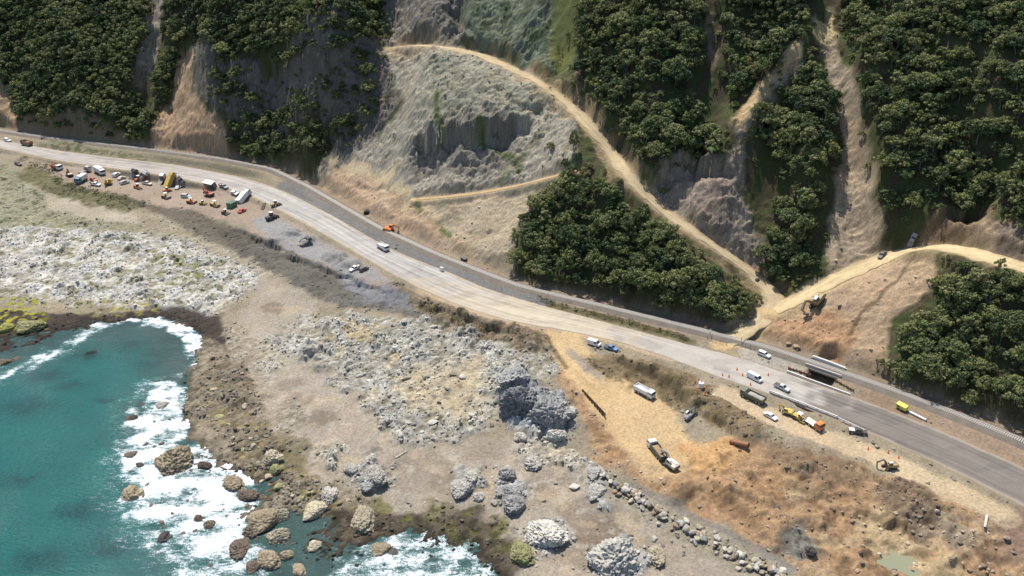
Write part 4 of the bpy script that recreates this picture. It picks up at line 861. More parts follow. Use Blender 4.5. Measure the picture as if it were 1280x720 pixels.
for a in along([(915, 160), (935, 170), (905, 195), (890, 185)], 16, 9): shrub(a[0], a[1], rng.uniform(1.1, 1.8), 'light green bush at the mouth of the shaded gully', 'bushes at the gully mouth')
for a in along([(680, 150), (706, 100), (700, 60)], 18, 10): shrub(a[0], a[1], rng.uniform(.9, 1.8), 'pale green bush in the grassy gully above the haul track', 'bushes in the grassy gully')
for a in along([(940, 385), (932, 400), (915, 415)], 10, 4): shrub(a[0], a[1], rng.uniform(.7, 1.2), 'small dry bush beside the foot of the haul track', 'bushes at the foot of the track')
# tree fern with a bright star of fronds
def fern(px, py):
    p = hits([(px, py)])[0]; o = tag(empty('tree_fern', p), 'pale star shaped tree fern below the gully mouth among dark trees', 'tree fern')
    V = []; T = []; g = np.random.default_rng(5)
    for k in range(18):
        a = k / 18 * 6.283 + g.normal() * .1; ln = g.uniform(2.4, 3.2)
        for j in range(9):
            r0, r1 = ln * j / 9, ln * (j + 1) / 9; z = lambda r: 4.2 + .9 * (r / ln) - 2.0 * (r / ln) ** 2; w0 = .5 * math.sin(3.1 * min(1, (j + .6) / 9.6)) + .05
            c, s = math.cos(a), math.sin(a)
            for sg in (-1, 1):
                V += [(r0 * c, r0 * s, z(r0)), (r1 * c, r1 * s, z(r1)), (r1 * c - sg * w0 * s, r1 * s + sg * w0 * c, z(r1) - .12), (r0 * c - sg * w0 * s, r0 * s + sg * w0 * c, z(r0) - .12)]; T += [.5] * 4
    v = np.array(V); child('fronds', mesh_from('fronds', v, np.arange(len(v)).reshape(-1, 4), M_fern, {'tint': np.array(T)}, False), o)
    tv, tf = trunk_arrays([], 3, .16); tv[:, 2] = (tv[:, 2] + 1.6) / 4.3 * 5.6 - 1.2; child('trunk', mesh_from('trunk', tv, tf, M_bark), o)
fern(890, 196)
# ------------------------------------------------------------------ materials for made things
_mc = {}
def paint_mat(name, c, rough=.4, metal=0., spec=.4, dirt=.25):
    if name in _mc: return _mc[name]
    m, nt, b = newmat(name); n = nod(nt, 'ShaderNodeTexNoise', Scale=2.2, Detail=6., Roughness=.7); tc = nod(nt, 'ShaderNodeTexCoord'); nt.links.new(tc.outputs['Object'], n.inputs['Vector'])
    mr = nod(nt, 'ShaderNodeMapRange'); mr.inputs[1].default_value = .42; mr.inputs[2].default_value = .8; mr.inputs[3].default_value = .04; mr.inputs[4].default_value = dirt * 2; nt.links.new(n.outputs[0], mr.inputs[0])
    mx = nt.nodes.new('ShaderNodeMix'); mx.data_type = 'RGBA'; nt.links.new(mr.outputs[0], mx.inputs[0]); mx.inputs[6].default_value = c + (1,); mx.inputs[7].default_value = (.26, .21, .15, 1)
    nt.links.new(mx.outputs[2], b.inputs['Base Color']); b.inputs['Roughness'].default_value = rough; b.inputs['Metallic'].default_value = metal; b.inputs['Specular IOR Level'].default_value = spec
    _mc[name] = m; return m
K = {'white': (.74, .74, .72), 'silver': (.50, .51, .52), 'grey': (.22, .23, .24), 'dark': (.045, .047, .05), 'blue': (.08, .19, .34), 'red': (.42, .06, .04), 'orange': (.62, .17, .035), 'yellow': (.58, .39, .07),
     'lime': (.62, .66, .08), 'green': (.05, .13, .09), 'teal': (.10, .22, .24), 'brown': (.17, .10, .06), 'cream': (.62, .56, .44), 'rust': (.26, .11, .055), 'concrete': (.42, .39, .35), 'timber': (.16, .11, .07), 'tan': (.33, .235, .11), 'olive': (.07, .085, .06)}
PM = lambda k: paint_mat(k + ' paint', K[k], .38)
M_glass = paint_mat('tinted glass', (.02, .025, .03), .08, 0, .6, .05); M_tyre = paint_mat('tyre rubber', (.025, .025, .027), .85, 0, .2, .4)
M_steel = paint_mat('worn steel', (.20, .19, .18), .5, .6, .4, .4); M_lamp = paint_mat('lamp glass', (.75, .75, .72), .15); M_tail = paint_mat('red lamp glass', (.4, .02, .02), .2)
M_conc = paint_mat('grey concrete', K['concrete'], .85, 0, .2, .3); M_rust = paint_mat('rusty steel', K['rust'], .8, .2, .3, .3); M_timber = paint_mat('weathered timber', K['timber'], .9, 0, .2, .2)
M_cone = paint_mat('orange plastic', (.75, .16, .03), .5)
class MB:
    def __init__(s): s.v = []; s.f = []
    def hexa(s, p):                               # eight corners: bottom four, top four
        o = len(s.v); s.v += [tuple(q) for q in p]
        for f in ((3, 2, 1, 0), (4, 5, 6, 7), (0, 1, 5, 4), (1, 2, 6, 5), (2, 3, 7, 6), (3, 0, 4, 7)): s.f.append([o + i for i in f])
        return s
    def box(s, x0, x1, y0, y1, z0, z1, tx=0., ty=0.):
        return s.hexa([(x0, y0, z0), (x1, y0, z0), (x1, y1, z0), (x0, y1, z0), (x0 + tx, y0 + ty, z1), (x1 - tx, y0 + ty, z1), (x1 - tx, y1 - ty, z1), (x0 + tx, y1 - ty, z1)])
    def prism(s, P, y0, y1, inset=0.):            # outline in x,z given anticlockwise, run across y; inset narrows the upper points
        zs = [p[1] for p in P]; zm, zM = min(zs), max(zs); o = len(s.v); n = len(P)
        for y, sg in ((y0, 1), (y1, -1)):
            for (x, z) in P: s.v.append((x, y + sg * inset * (z - zm) / (zM - zm + 1e-6), z))
        s.f.append([o + i for i in range(n)]); s.f.append([o + n + i for i in range(n)][::-1])
        for i in range(n): j = (i + 1) % n; s.f.append([o + i, o + n + i, o + n + j, o + j])
        return s
    def cyl(s, a, b, r, n=14, r2=None, cap=True):
        a, b = Vector(a), Vector(b); d = (b - a).normalized(); u = d.orthogonal().normalized(); w_ = d.cross(u); o = len(s.v); r2 = r if r2 is None else r2
        for p, q in ((a, r), (b, r2)):
            for i in range(n): t = 6.28318 * i / n; s.v.append(tuple(p + u * q * math.cos(t) + w_ * q * math.sin(t)))
        for i in range(n): j = (i + 1) % n; s.f.append([o + i, o + j, o + n + j, o + n + i])
        if cap: s.f.append([o + i for i in range(n)][::-1]); s.f.append([o + n + i for i in range(n)])
        return s
    def bar(s, a, b, wd, hd):                     # rectangular bar between two points
        a, b = Vector(a), Vector(b); d = (b - a).normalized(); u = Vector((0, 0, 1)).cross(d)
        u = Vector((0, 1, 0)) if u.length < 1e-4 else u.normalized(); w_ = d.cross(u); c = []
        for p in (a, b): c += [p + u * wd / 2 + w_ * hd / 2, p - u * wd / 2 + w_ * hd / 2, p - u * wd / 2 - w_ * hd / 2, p + u * wd / 2 - w_ * hd / 2]
        return s.hexa(c)
    def mesh(s, name, mat, bevel=0.0):
        me = bpy.data.meshes.new(name); me.from_pydata(s.v, [], s.f); me.update(); me.materials.append(mat)
        if bevel:
            import bmesh
            bm = bmesh.new(); bm.from_mesh(me); bmesh.ops.recalc_face_normals(bm, faces=bm.faces); bmesh.ops.bevel(bm, geom=bm.edges[:], offset=bevel, segments=2, affect='EDGES', profile=.6, clamp_overlap=True); bm.to_mesh(me); bm.free()
        return me
def put(name, mb, mat, parent, bevel=0.0): return child(name, mb.mesh(name, mat, bevel), parent)
def stand(name, px, py, dx, dy, lab, cat, group=None, sink=.03):
    p = hits([(px, py)])[0]
    h = max(p[2], 0); a, b = at(px, py, h), at(px + dx, py + dy, h); yaw = math.atan2(b[1] - a[1], b[0] - a[0])
    L_ = 1.6; c, s = math.cos(yaw), math.sin(yaw); g = lambda q, r: float(ground(p[0] + q, p[1] + r)) + onroad(p[0] + q, p[1] + r)
    zf, zb, zl, zr = g(c * L_, s * L_), g(-c * L_, -s * L_), g(-s, c), g(s, -c)
    o = empty(name, (p[0], p[1], (zf + zb + zl + zr) / 4 - sink), 0); o.rotation_euler = (math.atan2(zl - zr, 2.0) * .8, -math.atan2(zf - zb, 2 * L_), yaw)
    if py < 276 and px < 350: o.scale = (1.2,) * 3
    return tag(o, lab, cat, group)
def onroad(x, y):                                 # the road and track sheets lie a little above the ground
    for Cn, hw, l in ((ROAD, ROADW, .19), (T1[0], T1[1], .19), (T2[0], T2[1], .22)):
        d = np.hypot(Cn[:, 0] - x, Cn[:, 1] - y); j = d.argmin()
        if d[j] < hw[j] - .2: return l
    return 0.
def wheels(o, spots, r, wd, rim=None):
    for (x, y) in spots:
        sg = 1 if y > 0 else -1
        wl = put('wheel', MB().cyl((x, y - sg * wd, r), (x, y, r), r, 16), M_tyre, o, .04)
        if rim: put('rim', MB().cyl((x, y - sg * .05, r), (x, y + sg * .015, r), r * .56, 12), PM(rim), wl)
def car(px, py, dx, dy, colr, lab, kind='suv', cat=None, L=None, tray=None):
    S = {'suv': (4.7, 1.85, 1.72), 'van': (5.1, 1.95, 2.15), 'sedan': (4.6, 1.78, 1.45), 'ute': (5.3, 1.85, 1.78), 'hatch': (4.2, 1.75, 1.5)}[kind]; L = L or S[0]; W, Hh = S[1] / 2, S[2]
    o = stand({'suv': 'parked_car', 'van': 'van', 'sedan': 'parked_car', 'hatch': 'parked_car', 'ute': 'pickup_truck'}[kind], px, py, dx, dy, lab, cat or {'van': 'van', 'ute': 'pickup'}.get(kind, 'car'))
    f, b = L / 2, -L / 2; m = PM(colr)
    if kind == 'van': low = [(b, .42), (f - .1, .42), (f, .6), (f - .05, 1.0), (f - .5, 1.18), (b, 1.18)]; cab = [(b + .02, 1.18), (f - .55, 1.18), (f - 1.35, Hh - .08), (f - 1.6, Hh), (b + .12, Hh)]; ws = (f - .58, 1.24, f - 1.32, Hh - .14)
    elif kind == 'ute': low = [(b, .5), (f - .1, .5), (f, .7), (f - .05, 1.0), (f - 1.35, 1.14), (b, 1.12)]; cab = [(-.95, 1.12), (f - 1.4, 1.12), (f - 2.15, Hh - .05), (f - 2.4, Hh), (-.65, Hh)]; ws = (f - 1.42, 1.16, f - 2.12, Hh - .1)
    elif kind == 'suv': low = [(b, .42), (f - .1, .42), (f, .62), (f - .06, .95), (f - 1.2, 1.08), (b + .04, 1.08)]; cab = [(b + .06, 1.08), (f - 1.25, 1.08), (f - 1.95, Hh - .05), (f - 2.2, Hh), (b + .35, Hh)]; ws = (f - 1.28, 1.12, f - 1.92, Hh - .1)
    else: low = [(b, .38), (f - .1, .38), (f, .56), (f - .1, .82), (f - 1.25, .95), (b + .75, .95), (b + .03, .9)]; cab = [(b + .7, .95), (f - 1.3, .95), (f - 2.0, Hh - .05), (f - 2.2, Hh), (b + 1.25, Hh)]; ws = (f - 1.3, .98, f - 1.97, Hh - .1)
    body = put('body', MB().prism(low, -W, W, .06), m, o, .05); put('cabin', MB().prism(cab, -W + .06, W - .06, .16), m, o, .03)
    z0 = cab[0][1]; ins = lambda z: W - .06 - .16 * (z - z0) / (Hh - z0)
    # windscreen, rear and side windows stand 8 mm proud of the cabin
    def quad(pts_, nrm): return MB().hexa(list(pts_) + [tuple(Vector(q) + Vector(nrm) * .02) for q in pts_])
    x0, za, x1, zb = ws; nx = Vector((zb - za, 0, x0 - x1)).normalized()
    put('windscreen', quad([(x0 - .03, -ins(za) + .08, za), (x0 - .03, ins(za) - .08, za), (x1, ins(zb) - .1, zb), (x1, -ins(zb) + .1, zb)], nx), M_glass, o)
    xb = cab[0][0]; xt = cab[-1][0]; put('rear_window', quad([(xb + .06, -ins(z0) + .1, z0 + .08), (xb + .06, ins(z0) - .1, z0 + .08), (xt - .03, ins(Hh) - .1, Hh - .14), (xt - .03, -ins(Hh) + .1, Hh - .14)], (-1, 0, .2)), M_glass, o)
    for sg in (-1, 1):
        xe = x0 - .25 if kind != 'van' else x0 - .2; xs = xb + .3 if kind != 'van' else x1 - .9
        put('side_window', quad([(xs, sg * ins(z0 + .06), z0 + .06), (xe, sg * ins(z0 + .06), z0 + .06), (x1 - .05, sg * ins(Hh - .15), Hh - .15), (max(xs, xt + .15), sg * ins(Hh - .15), Hh - .15)], (0, sg, 0)), M_glass, o)
        put('headlight', MB().box(f - .09, f - .01, sg * (W - .38) - .16, sg * (W - .38) + .16, .66, .84), M_lamp, o); put('tail_light', MB().box(b - .015, b + .05, sg * (W - .2) - .09, sg * (W - .2) + .09, .72, .95), M_tail, o)
    if kind == 'ute':
        if tray == 'deck': put('deck', MB().box(b - .05, -1.0, -W - .04, W + .04, 1.13, 1.2).box(b - .05, -1.0, -W - .04, -W, 1.2, 1.42).box(b - .05, -1.0, W, W + .04, 1.2, 1.42).box(b - .05, b, -W, W, 1.2, 1.42), M_steel, o)
        elif tray: put('tray_cover', MB().box(b + .06, -1.02, -W + .1, W - .1, 1.12, 1.24, .04, .04), PM(tray), o, .02)
        else: put('tray_bed', MB().box(b + .1, -1.05, -W + .14, W - .14, 1.118, 1.135), M_tyre, o)
    r = .34 if kind not in ('ute', 'suv') else .38
    wheels(o, [(f - .9, W + .01), (f - .9, -W - .01), (b + .95, W + .01), (b + .95, -W - .01)], r, .24, 'silver')
    return o
def truck(px, py, dx, dy, cabc, bodyc, lab, kind='tipper', L=7.6, load=None, cat='truck', group=None, axles=None):
    o = stand({'tipper': 'tipper_truck', 'flat': 'flatbed_truck', 'box': 'box_truck', 'tank': 'water_truck'}[kind], px, py, dx, dy, lab, cat, group); f, b = L / 2, -L / 2; W = 1.22
    put('chassis', MB().box(b + .1, f - .3, -.42, .42, .62, .92).box(b + 1.0, f - 1.8, -1.05, -.5, .5, .85).box(b + 1.0, f - 1.8, .5, 1.05, .5, .85), M_steel, o, .02)
    m = PM(cabc); ct = 2.75
    cab = put('cab', MB().prism([(f - 1.95, .75), (f - .05, .75), (f, 1.0), (f - .06, 1.7), (f - .28, ct - .1), (f - .5, ct), (f - 1.9, ct)], -W, W, .07), m, o, .06)
    put('bumper', MB().box(f - .2, f + .08, -W, W, .45, .8), M_steel, o, .03)
    sc_ = [(f - .045, -W + .17, 1.72), (f - .045, W - .17, 1.72), (f - .235, W - .2, 2.52), (f - .235, -W + .2, 2.52)]
    put('windscreen', MB().hexa(sc_ + [(p[0] + .03, p[1], p[2] + .008) for p in sc_]), M_glass, cab)
    for sg in (-1, 1):
        put('side_window', MB().box(f - 1.35, f - .42, sg * (W - .075) - .03, sg * (W - .075) + .035, 1.75, 2.45), M_glass, cab); put('headlight', MB().box(f - .02, f + .05, sg * .9 - .2, sg * .9 + .2, .86, 1.06), M_lamp, cab)
        put('mirror', MB().box(f - .3, f - .2, sg * (W + .1) - .1, sg * (W + .1) + .1, 1.8, 2.3), M_tyre, cab)
    e = f - 2.15; bm_ = PM(bodyc)
    if kind == 'tipper':
        h = 2.35; put('tray', MB().box(b, e, -W, W, .98, 1.12).prism([(b, 1.12), (e, 1.12), (e + .25, h + .1), (b - .1, h)], -W - .03, -W + .07).prism([(b, 1.12), (e, 1.12), (e + .25, h + .1), (b - .1, h)], W - .07, W + .03).box(e - .04, e + .06, -W + .07, W - .07, 1.12, h).box(b, b + .08, -W + .07, W - .07, 1.12, h - .05).box(b - .02, e + .1, -W - .08, -W - .03, h - .14, h).box(b - .02, e + .1, W + .03, W + .08, h - .14, h), bm_, o)
        if load:
            v = []; nx, ny = 14, 8
            for j in range(ny):
                for i in range(nx):
                    u, q = i / (nx - 1), j / (ny - 1); z = 1.75 + .62 * math.sin(math.pi * u) ** .7 * math.sin(math.pi * q) ** .7 + .08 * math.sin(9 * u + 5 * q)
                    v.append((b + .1 + u * (e - b - .2), -W + .08 + q * (2 * W - .16), z))
            ml = mesh_from('load', np.array(v), grid_faces(nx, ny), paint_mat(load + ' load', {'earth': (.24, .16, .09), 'gravel': (.28, .27, .25), 'dark': (.06, .06, .06), 'white': (.62, .61, .58)}[load], .95)); child('load', ml, o)
    elif kind == 'flat': put('deck', MB().box(b, e, -W, W, 1.0, 1.15).box(e - .1, e, -W, W, 1.15, 2.2), M_steel if bodyc == 'grey' else bm_, o, .015)
    elif kind == 'box': put('cargo_box', MB().box(b, e, -W - .03, W + .03, 1.0, 3.15), bm_, o, .06); put('rear_door', MB().box(b - .03, b + .02, -W + .08, W - .08, 1.1, 3.0), PM('silver'), o)
    elif kind == 'tank':
        tk = MB(); n = 16; P = []
        for i in range(n): a = 6.2832 * i / n; P.append((1.12 * math.cos(a), 1.75 + .78 * math.sin(a)))
        oo = 0
        for x in (b, e - .05):
            for (y, z) in P: tk.v.append((x, y, z))
        for i in range(n): tk.f.append([i, (i + 1) % n, n + (i + 1) % n, n + i])
        tk.f.append(list(range(n))[::-1]); tk.f.append(list(range(n, 2 * n))); put('tank', tk, bm_, o, .08); put('walkway', MB().box(b + .4, e - .5, -.22, .22, 2.5, 2.58).box(b + 1.2, b + 1.7, -.3, .3, 2.56, 2.72), M_steel, o)
    ax_ = axles or [f - 1.25, b + 1.0, b + 2.25]
    wheels(o, [(x, s * (W + .02)) for x in ax_ for s in (-1, 1)], .5, .34, 'silver')
    return o
def excavator(px, py, dx, dy, colr, lab, s=1.0, swing=0., reach=(5.0, 2.2, -1.2), cabtop='white', group=None):
    # reach: boom tip distance and height, then bucket drop; x is the way the arm points
    o = stand('excavator', px, py, dx, dy, lab, 'excavator', group); o.scale = (s * o.scale[0],) * 3; m = PM(colr)
    for sg in (-1, 1):
        y0, y1 = sg * 1.15 - .3, sg * 1.15 + .3
        t = put('track', MB().prism([(-1.75, .0), (1.75, .0), (2.1, .3), (2.05, .65), (1.75, .85), (-1.75, .85), (-2.05, .65), (-2.1, .3)], y0, y1), M_tyre, o, .05); t.rotation_euler[2] = swing
    up_ = put('undercarriage', MB().box(-1.1, 1.1, -.9, .9, .35, .8).cyl((0, 0, .75), (0, 0, 1.02), .75, 18), M_steel, o); up_.rotation_euler[2] = swing
    put('house', MB().prism([(-2.35, 1.02), (1.1, 1.02), (1.25, 1.2), (1.2, 1.75), (.2, 1.95), (-1.9, 2.1), (-2.35, 1.9), (-2.5, 1.5)], -1.3, 1.3), m, o, .07)
    put('counterweight', MB().prism([(-2.72, 1.1), (-2.3, 1.02), (-2.3, 1.85), (-2.6, 1.75)], -1.27, 1.27), PM('dark'), o, .06)
    put('engine_cover', MB().box(-1.9, -.3, -1.0, .2, 2.03, 2.28, .1, .08), m if cabtop != 'white' else PM('grey'), o, .03)
    cb = put('cab', MB().prism([(-.35, 1.6), (1.05, 1.2), (1.3, 1.3), (1.32, 2.1), (.95, 2.95), (-.3, 2.95)], .35, 1.28), m, o, .04); put('cab_roof', MB().box(-.4, 1.0, .3, 1.32, 2.95, 3.06, .05, .05), PM(cabtop), cb, .02)
    wq = [(1.34, .43, 1.6), (1.34, 1.2, 1.6), (1.06, 1.2, 2.75), (1.06, .43, 2.75)]; put('windscreen', MB().hexa(wq + [(p[0] + .03, p[1], p[2] + .01) for p in wq]), M_glass, cb)
    for y in (.335, 1.285): put('side_window', MB().hexa([(-.2, y - .012, 1.95), (1.15, y - .012, 1.95), (.85, y - .012, 2.8), (-.2, y - .012, 2.8), (-.2, y + .012, 1.95), (1.15, y + .012, 1.95), (.85, y + .012, 2.8), (-.2, y + .012, 2.8)]), M_glass, cb)
    tx, tz, bz = reach; A = Vector((.9, -.25, 1.6)); E = Vector((tx, -.25, tz)); mid = (A + E) / 2 + Vector((-.25, 0, max(1.0, .33 * tx)))
    bo = put('boom', MB().bar(A, mid, .42, .62).bar(mid, E, .38, .5), m, o, .03); put('boom_ram', MB().cyl((1.15, -.62, 1.35), mid + Vector((0, -.37, -.2)), .09).cyl((1.15, .12, 1.35), mid + Vector((0, .37, -.2)), .09), M_steel, bo)
    Bk = Vector((tx - .55 if bz < tz - 1.5 else tx + 1.6, -.25, bz + .9)); st = put('stick', MB().bar(E + (E - Bk).normalized() * .5, Bk, .3, .4), m, o, .02); put('stick_ram', MB().cyl(mid + Vector((.2, 0, .45)), E + (E - Bk).normalized() * .4 + Vector((0, 0, .1)), .08), M_steel, st)
    bx, bzz = Bk.x, Bk.z; put('bucket', MB().prism([(bx - .75, bzz - .75), (bx - .2, bzz - .95), (bx + .3, bzz - .6), (bx + .35, bzz + .05), (bx - .05, bzz + .15), (bx - .1, bzz - .35)], -.9, .4), M_steel, o, .03)
    return o
def loader(px, py, dx, dy, colr, lab, s=1.0):
    o = stand('wheel_loader', px, py, dx, dy, lab, 'loader'); o.scale = (s * o.scale[0],) * 3; m = PM(colr)
    put('body', MB().prism([(-2.8, .8), (-.3, .8), (-.3, 1.9), (-2.5, 1.8), (-2.8, 1.5)], -.85, .85).box(-.3, 1.5, -.5, .5, .7, 1.3), m, o, .06)
    cb = put('cab', MB().box(-.75, .55, -.7, .7, 1.9, 3.1, .12, .08), M_glass, o, .03); put('cab_roof', MB().box(-.8, .6, -.76, .76, 3.1, 3.22), PM('white'), cb, .03)
    put('lift_arm', MB().bar((.6, -.5, 1.7), (2.6, -.5, .75), .2, .35).bar((.6, .5, 1.7), (2.6, .5, .75), .2, .35), m, o, .02)
    put('bucket', MB().prism([(2.5, .15), (3.5, .12), (3.5, .2), (2.8, .3), (2.7, 1.2), (2.5, 1.2)], -1.35, 1.35), M_steel, o, .02); wheels(o, [(-1.7, 1.2), (-1.7, -1.2), (1.2, 1.2), (1.2, -1.2)], .72, .5, colr)
    return o
def roller(px, py, dx, dy, colr, lab):
    o = stand('road_roller', px, py, dx, dy, lab, 'roller'); m = PM(colr)
    put('drum', MB().cyl((1.5, -.95, .65), (1.5, .95, .65), .65, 20), M_steel, o, .03); put('drum_frame', MB().box(.6, 2.3, -1.12, -.97, .5, .9).box(.6, 2.3, .97, 1.12, .5, .9).box(.5, .7, -1.12, 1.12, .5, .95), m, o)
    put('body', MB().prism([(-2.3, .6), (.4, .6), (.4, 1.3), (-.9, 1.35), (-2.1, 1.5), (-2.3, 1.2)], -.75, .75), m, o, .05); put('canopy', MB().box(-.9, .6, -.75, .75, 2.55, 2.65), PM('white'), o, .03)
    put('canopy_frame', MB().bar((-.8, -.65, 1.3), (-.8, -.65, 2.55), .07, .07).bar((-.8, .65, 1.3), (-.8, .65, 2.55), .07, .07).bar((.4, -.65, 1.3), (.45, -.65, 2.55), .07, .07).bar((.4, .65, 1.3), (.45, .65, 2.55), .07, .07), M_steel, o); put('seat', MB().box(-.6, -.15, -.25, .25, 1.3, 1.75), M_tyre, o, .03)
    wheels(o, [(-1.5, .98), (-1.5, -.98)], .65, .42); return o
def container(px, py, dx, dy, colr, lab, L=6.0, Hh=2.6, roof=None, win=True):
    o = stand('site_cabin' if win else 'shipping_container', px, py, dx, dy, lab, 'cabin' if win else 'container'); b = MB().box(-L / 2, L / 2, -1.2, 1.2, .15, Hh)
    if not win:
        for i in range(int(L / .5)): x = -L / 2 + .25 + i * .5; b.box(x, x + .2, -1.23, -1.2, .25, Hh - .1).box(x, x + .2, 1.2, 1.23, .25, Hh - .1)
    put('wall', b, PM(colr), o); put('roof', MB().box(-L / 2 - .06, L / 2 + .06, -1.28, 1.28, Hh, Hh + .12), PM(roof or colr), o, .02); put('door', MB().box(L / 2 - .01, L / 2 + .03, -.5, .5, .2, 2.2), PM('grey'), o); put('skid', MB().box(-L / 2, L / 2, -1.0, -.8, 0, .149).box(-L / 2, L / 2, .8, 1.0, 0, .149), M_steel, o)
    if win:
        for x in (-L / 4, L / 4): put('window', MB().box(x - .5, x + .5, -1.23, -1.19, 1.2, 2.0), M_glass, o)
    return o

# ------------------------------------------------------------------ machines and vehicles around the bridge and the ochre pad
car(743, 431, 14, 5, 'white', 'white van parked left of the blue pickup at the top of the earth bank', 'van')
car(764, 437, 14, 5, 'blue', 'blue double cab pickup parked just behind the white van at the road edge', 'ute')
truck(805, 493, 16, 8, 'white', 'white', 'white tipper truck with a pale load standing alone on the ochre pad', 'tipper', 7.4, load='white')
excavator(864, 522, 10, -4, 'grey', 'small grey excavator with a white cab roof digging at the dark earth bank', .72, .3, (3.6, 2.2, -.4))
truck(821, 567, -8, -10, 'white', 'dark', 'long dark dump truck with a white cab backed up to the loading excavator', 'tipper', 8.6, load='earth')
excavator(838, 582, -10, -7, 'cream', 'pale excavator loading the long dark dump truck below the ochre pad', .95, .2, (4.6, 3.0, 1.2), cabtop='silver')
truck(941, 499, -14, -7, 'olive', 'olive', 'dark green dump truck with a grey load beside the near bridge parapet', 'tipper', 8.2, load='gravel')
car(943, 475, 12, 6, 'white', 'white van with red stripes standing above the dark green dump truck', 'van', L=5.4)
car(955, 445, 12, 5, 'white', 'white four wheel drive parked nearest the railway beside the level crossing', 'suv')
car(977, 487, 13, 6, 'silver', 'silver pickup with a dark cover driving on the road bridge', 'ute', tray='dark')
car(963, 522, 12, 7, 'white', 'white car parked outside the near bridge parapet next to the yellow excavator', 'sedan')
excavator(984, 517, -10, -4, 'yellow', 'yellow excavator squeezed between the bridge parapet and the dirt bench', .75, .4, (3.8, 2.4, -.3), cabtop='yellow')
roller(999, 525, 12, 6, 'yellow', 'small yellow roller parked between the yellow excavator and the orange topped truck')
truck(1017, 533, 12, 8, 'orange', 'cream', 'orange cabbed truck with a pale tray at the end of the near bridge parapet', 'flat', 6.2)
car(1072, 541, 14, 2, 'dark', 'dark pickup with a white tray cover parked past the bridge at the road edge', 'ute', tray='white')
excavator(1111, 585, -12, 1, 'tan', 'tan excavator reaching over the edge of the sandy bench above the earth slope', .85, .2, (4.6, 2.6, -1.0), cabtop='silver')
excavator(1022, 380, -12, 6, 'tan', 'tan excavator standing on the red earth at the junction of the two dirt tracks', 1.4, .3, (5.0, 2.6, .2), cabtop='silver')
excavator(487, 290, 14, 2, 'orange', 'orange excavator working beside the railway below the big cutting', 1.1, .5, (4.8, 2.6, .2), cabtop='orange')
truck(479, 312, 12, 7, 'white', 'white', 'white tipper truck on the highway next to the orange excavator', 'tipper', 7.2, load='white')
car(444, 337, -13, 5, 'white', 'white pickup parked on the grey gravel heap at the road edge', 'ute', tray='deck')
car(455, 338, 13, -6, 'dark', 'dark car parked touching the white pickup on the grey gravel', 'suv')
car(1139, 305, 12, -3, 'grey', 'grey pickup half lost in the shade on the right hand dirt track', 'ute', tray='deck')
car(1103, 321, -10, 5, 'dark', 'small dark car at the lower end of the shaded right hand dirt track', 'hatch')
o = stand('generator_trailer', 1127, 511, 12, 6, 'lime yellow generator trailer standing on the verge beside the railway', 'trailer')
put('housing', MB().prism([(-1.6, .55), (1.6, .55), (1.75, .9), (1.6, 1.9), (-1.6, 1.9), (-1.75, .9)], -.85, .85), PM('lime'), o, .12); put('drawbar', MB().bar((1.7, 0, .5), (3.0, 0, .45), .12, .12), M_steel, o); wheels(o, [(0, .98), (0, -.98)], .36, .22, 'silver'); put('vent', MB().box(-1.2, -.3, -.87, -.84, .9, 1.5), M_tyre, o)
o = stand('pipe', 1147, 521, 13, 6, 'white plastic pipe lying on the ground beside the lime yellow trailer', 'pipe')
put('pipe_shell', MB().cyl((-2.6, 0, .38), (2.6, 0, .38), .36, 18, cap=False).cyl((2.6, 0, .38), (-2.6, 0, .38), .29, 18, cap=False), PM('white'), o); put('collar', MB().cyl((2.35, 0, .38), (2.65, 0, .38), .42, 18, cap=False), PM('silver'), o)
o = stand('culvert_pipe', 925, 556, 14, 6, 'rusty steel culvert pipe lying below the earth bank by the ochre fill', 'pipe')
put('pipe_shell', MB().cyl((-2.9, 0, .75), (2.9, 0, .75), .75, 22, cap=False).cyl((2.9, 0, .75), (-2.9, 0, .75), .66, 22, cap=False), M_rust, o); mb = MB()
for i in range(6): x = -2.6 + i; mb.cyl((x, 0, .75), (x + .12, 0, .75), .8, 22)
put('rib', mb, M_rust, o)
o = stand('water_tank', 876, 484, 8, 4, 'white water tank with an orange base on the bank among the road cones', 'tank'); put('tank_body', MB().cyl((0, 0, .35), (0, 0, 2.0), .95, 20, .9).cyl((0, 0, 2.0), (0, 0, 2.3), .9, 20, .35), PM('white'), o, .04); put('base', MB().box(-1.0, 1.0, -1.0, 1.0, 0, .34), PM('orange'), o, .03); put('lid', MB().cyl((0, 0, 2.28), (0, 0, 2.4), .3, 14), PM('dark'), o)
# ------------------------------------------------------------------ the long machinery yard at left
car(10, 177, 12, 3, 'white', 'white car on the highway at the far left edge of the photo', 'suv')
truck(34, 182, -10, -2, 'dark', 'rust', 'dark truck on the highway near the far left edge', 'tipper', 6.6, load='earth')
car(23, 206, 10, 3, 'dark', 'dark car among the bushes below the highway at far left', 'hatch')
truck(72, 212, 10, 3, 'white', 'red', 'white truck with a red tray, leftmost in the machinery yard', 'tipper', 6.6, load='earth')
excavator(87, 220, -8, -6, 'brown', 'brown excavator, second machine from the left end of the yard', .8, .2, (3.8, 3.0, .6), cabtop='dark')
truck(106, 216, 12, -4, 'silver', 'grey', 'silver flatbed truck by the road left of the white box truck in the yard', 'flat', 6.0)
truck(125, 217, 11, 4, 'white', 'white', 'white box truck at the road edge in the left part of the yard', 'box', 6.4)
truck(102, 227, -10, 5, 'teal', 'white', 'white box truck with a teal cab at the seaward edge of the yard', 'box', 6.6)
car(117, 226, 10, 3, 'red', 'red car parked between the two white box trucks', 'hatch')
car(120, 232, 12, 2, 'white', 'white pickup at the seaward edge of the yard behind the red car', 'ute', tray='deck')
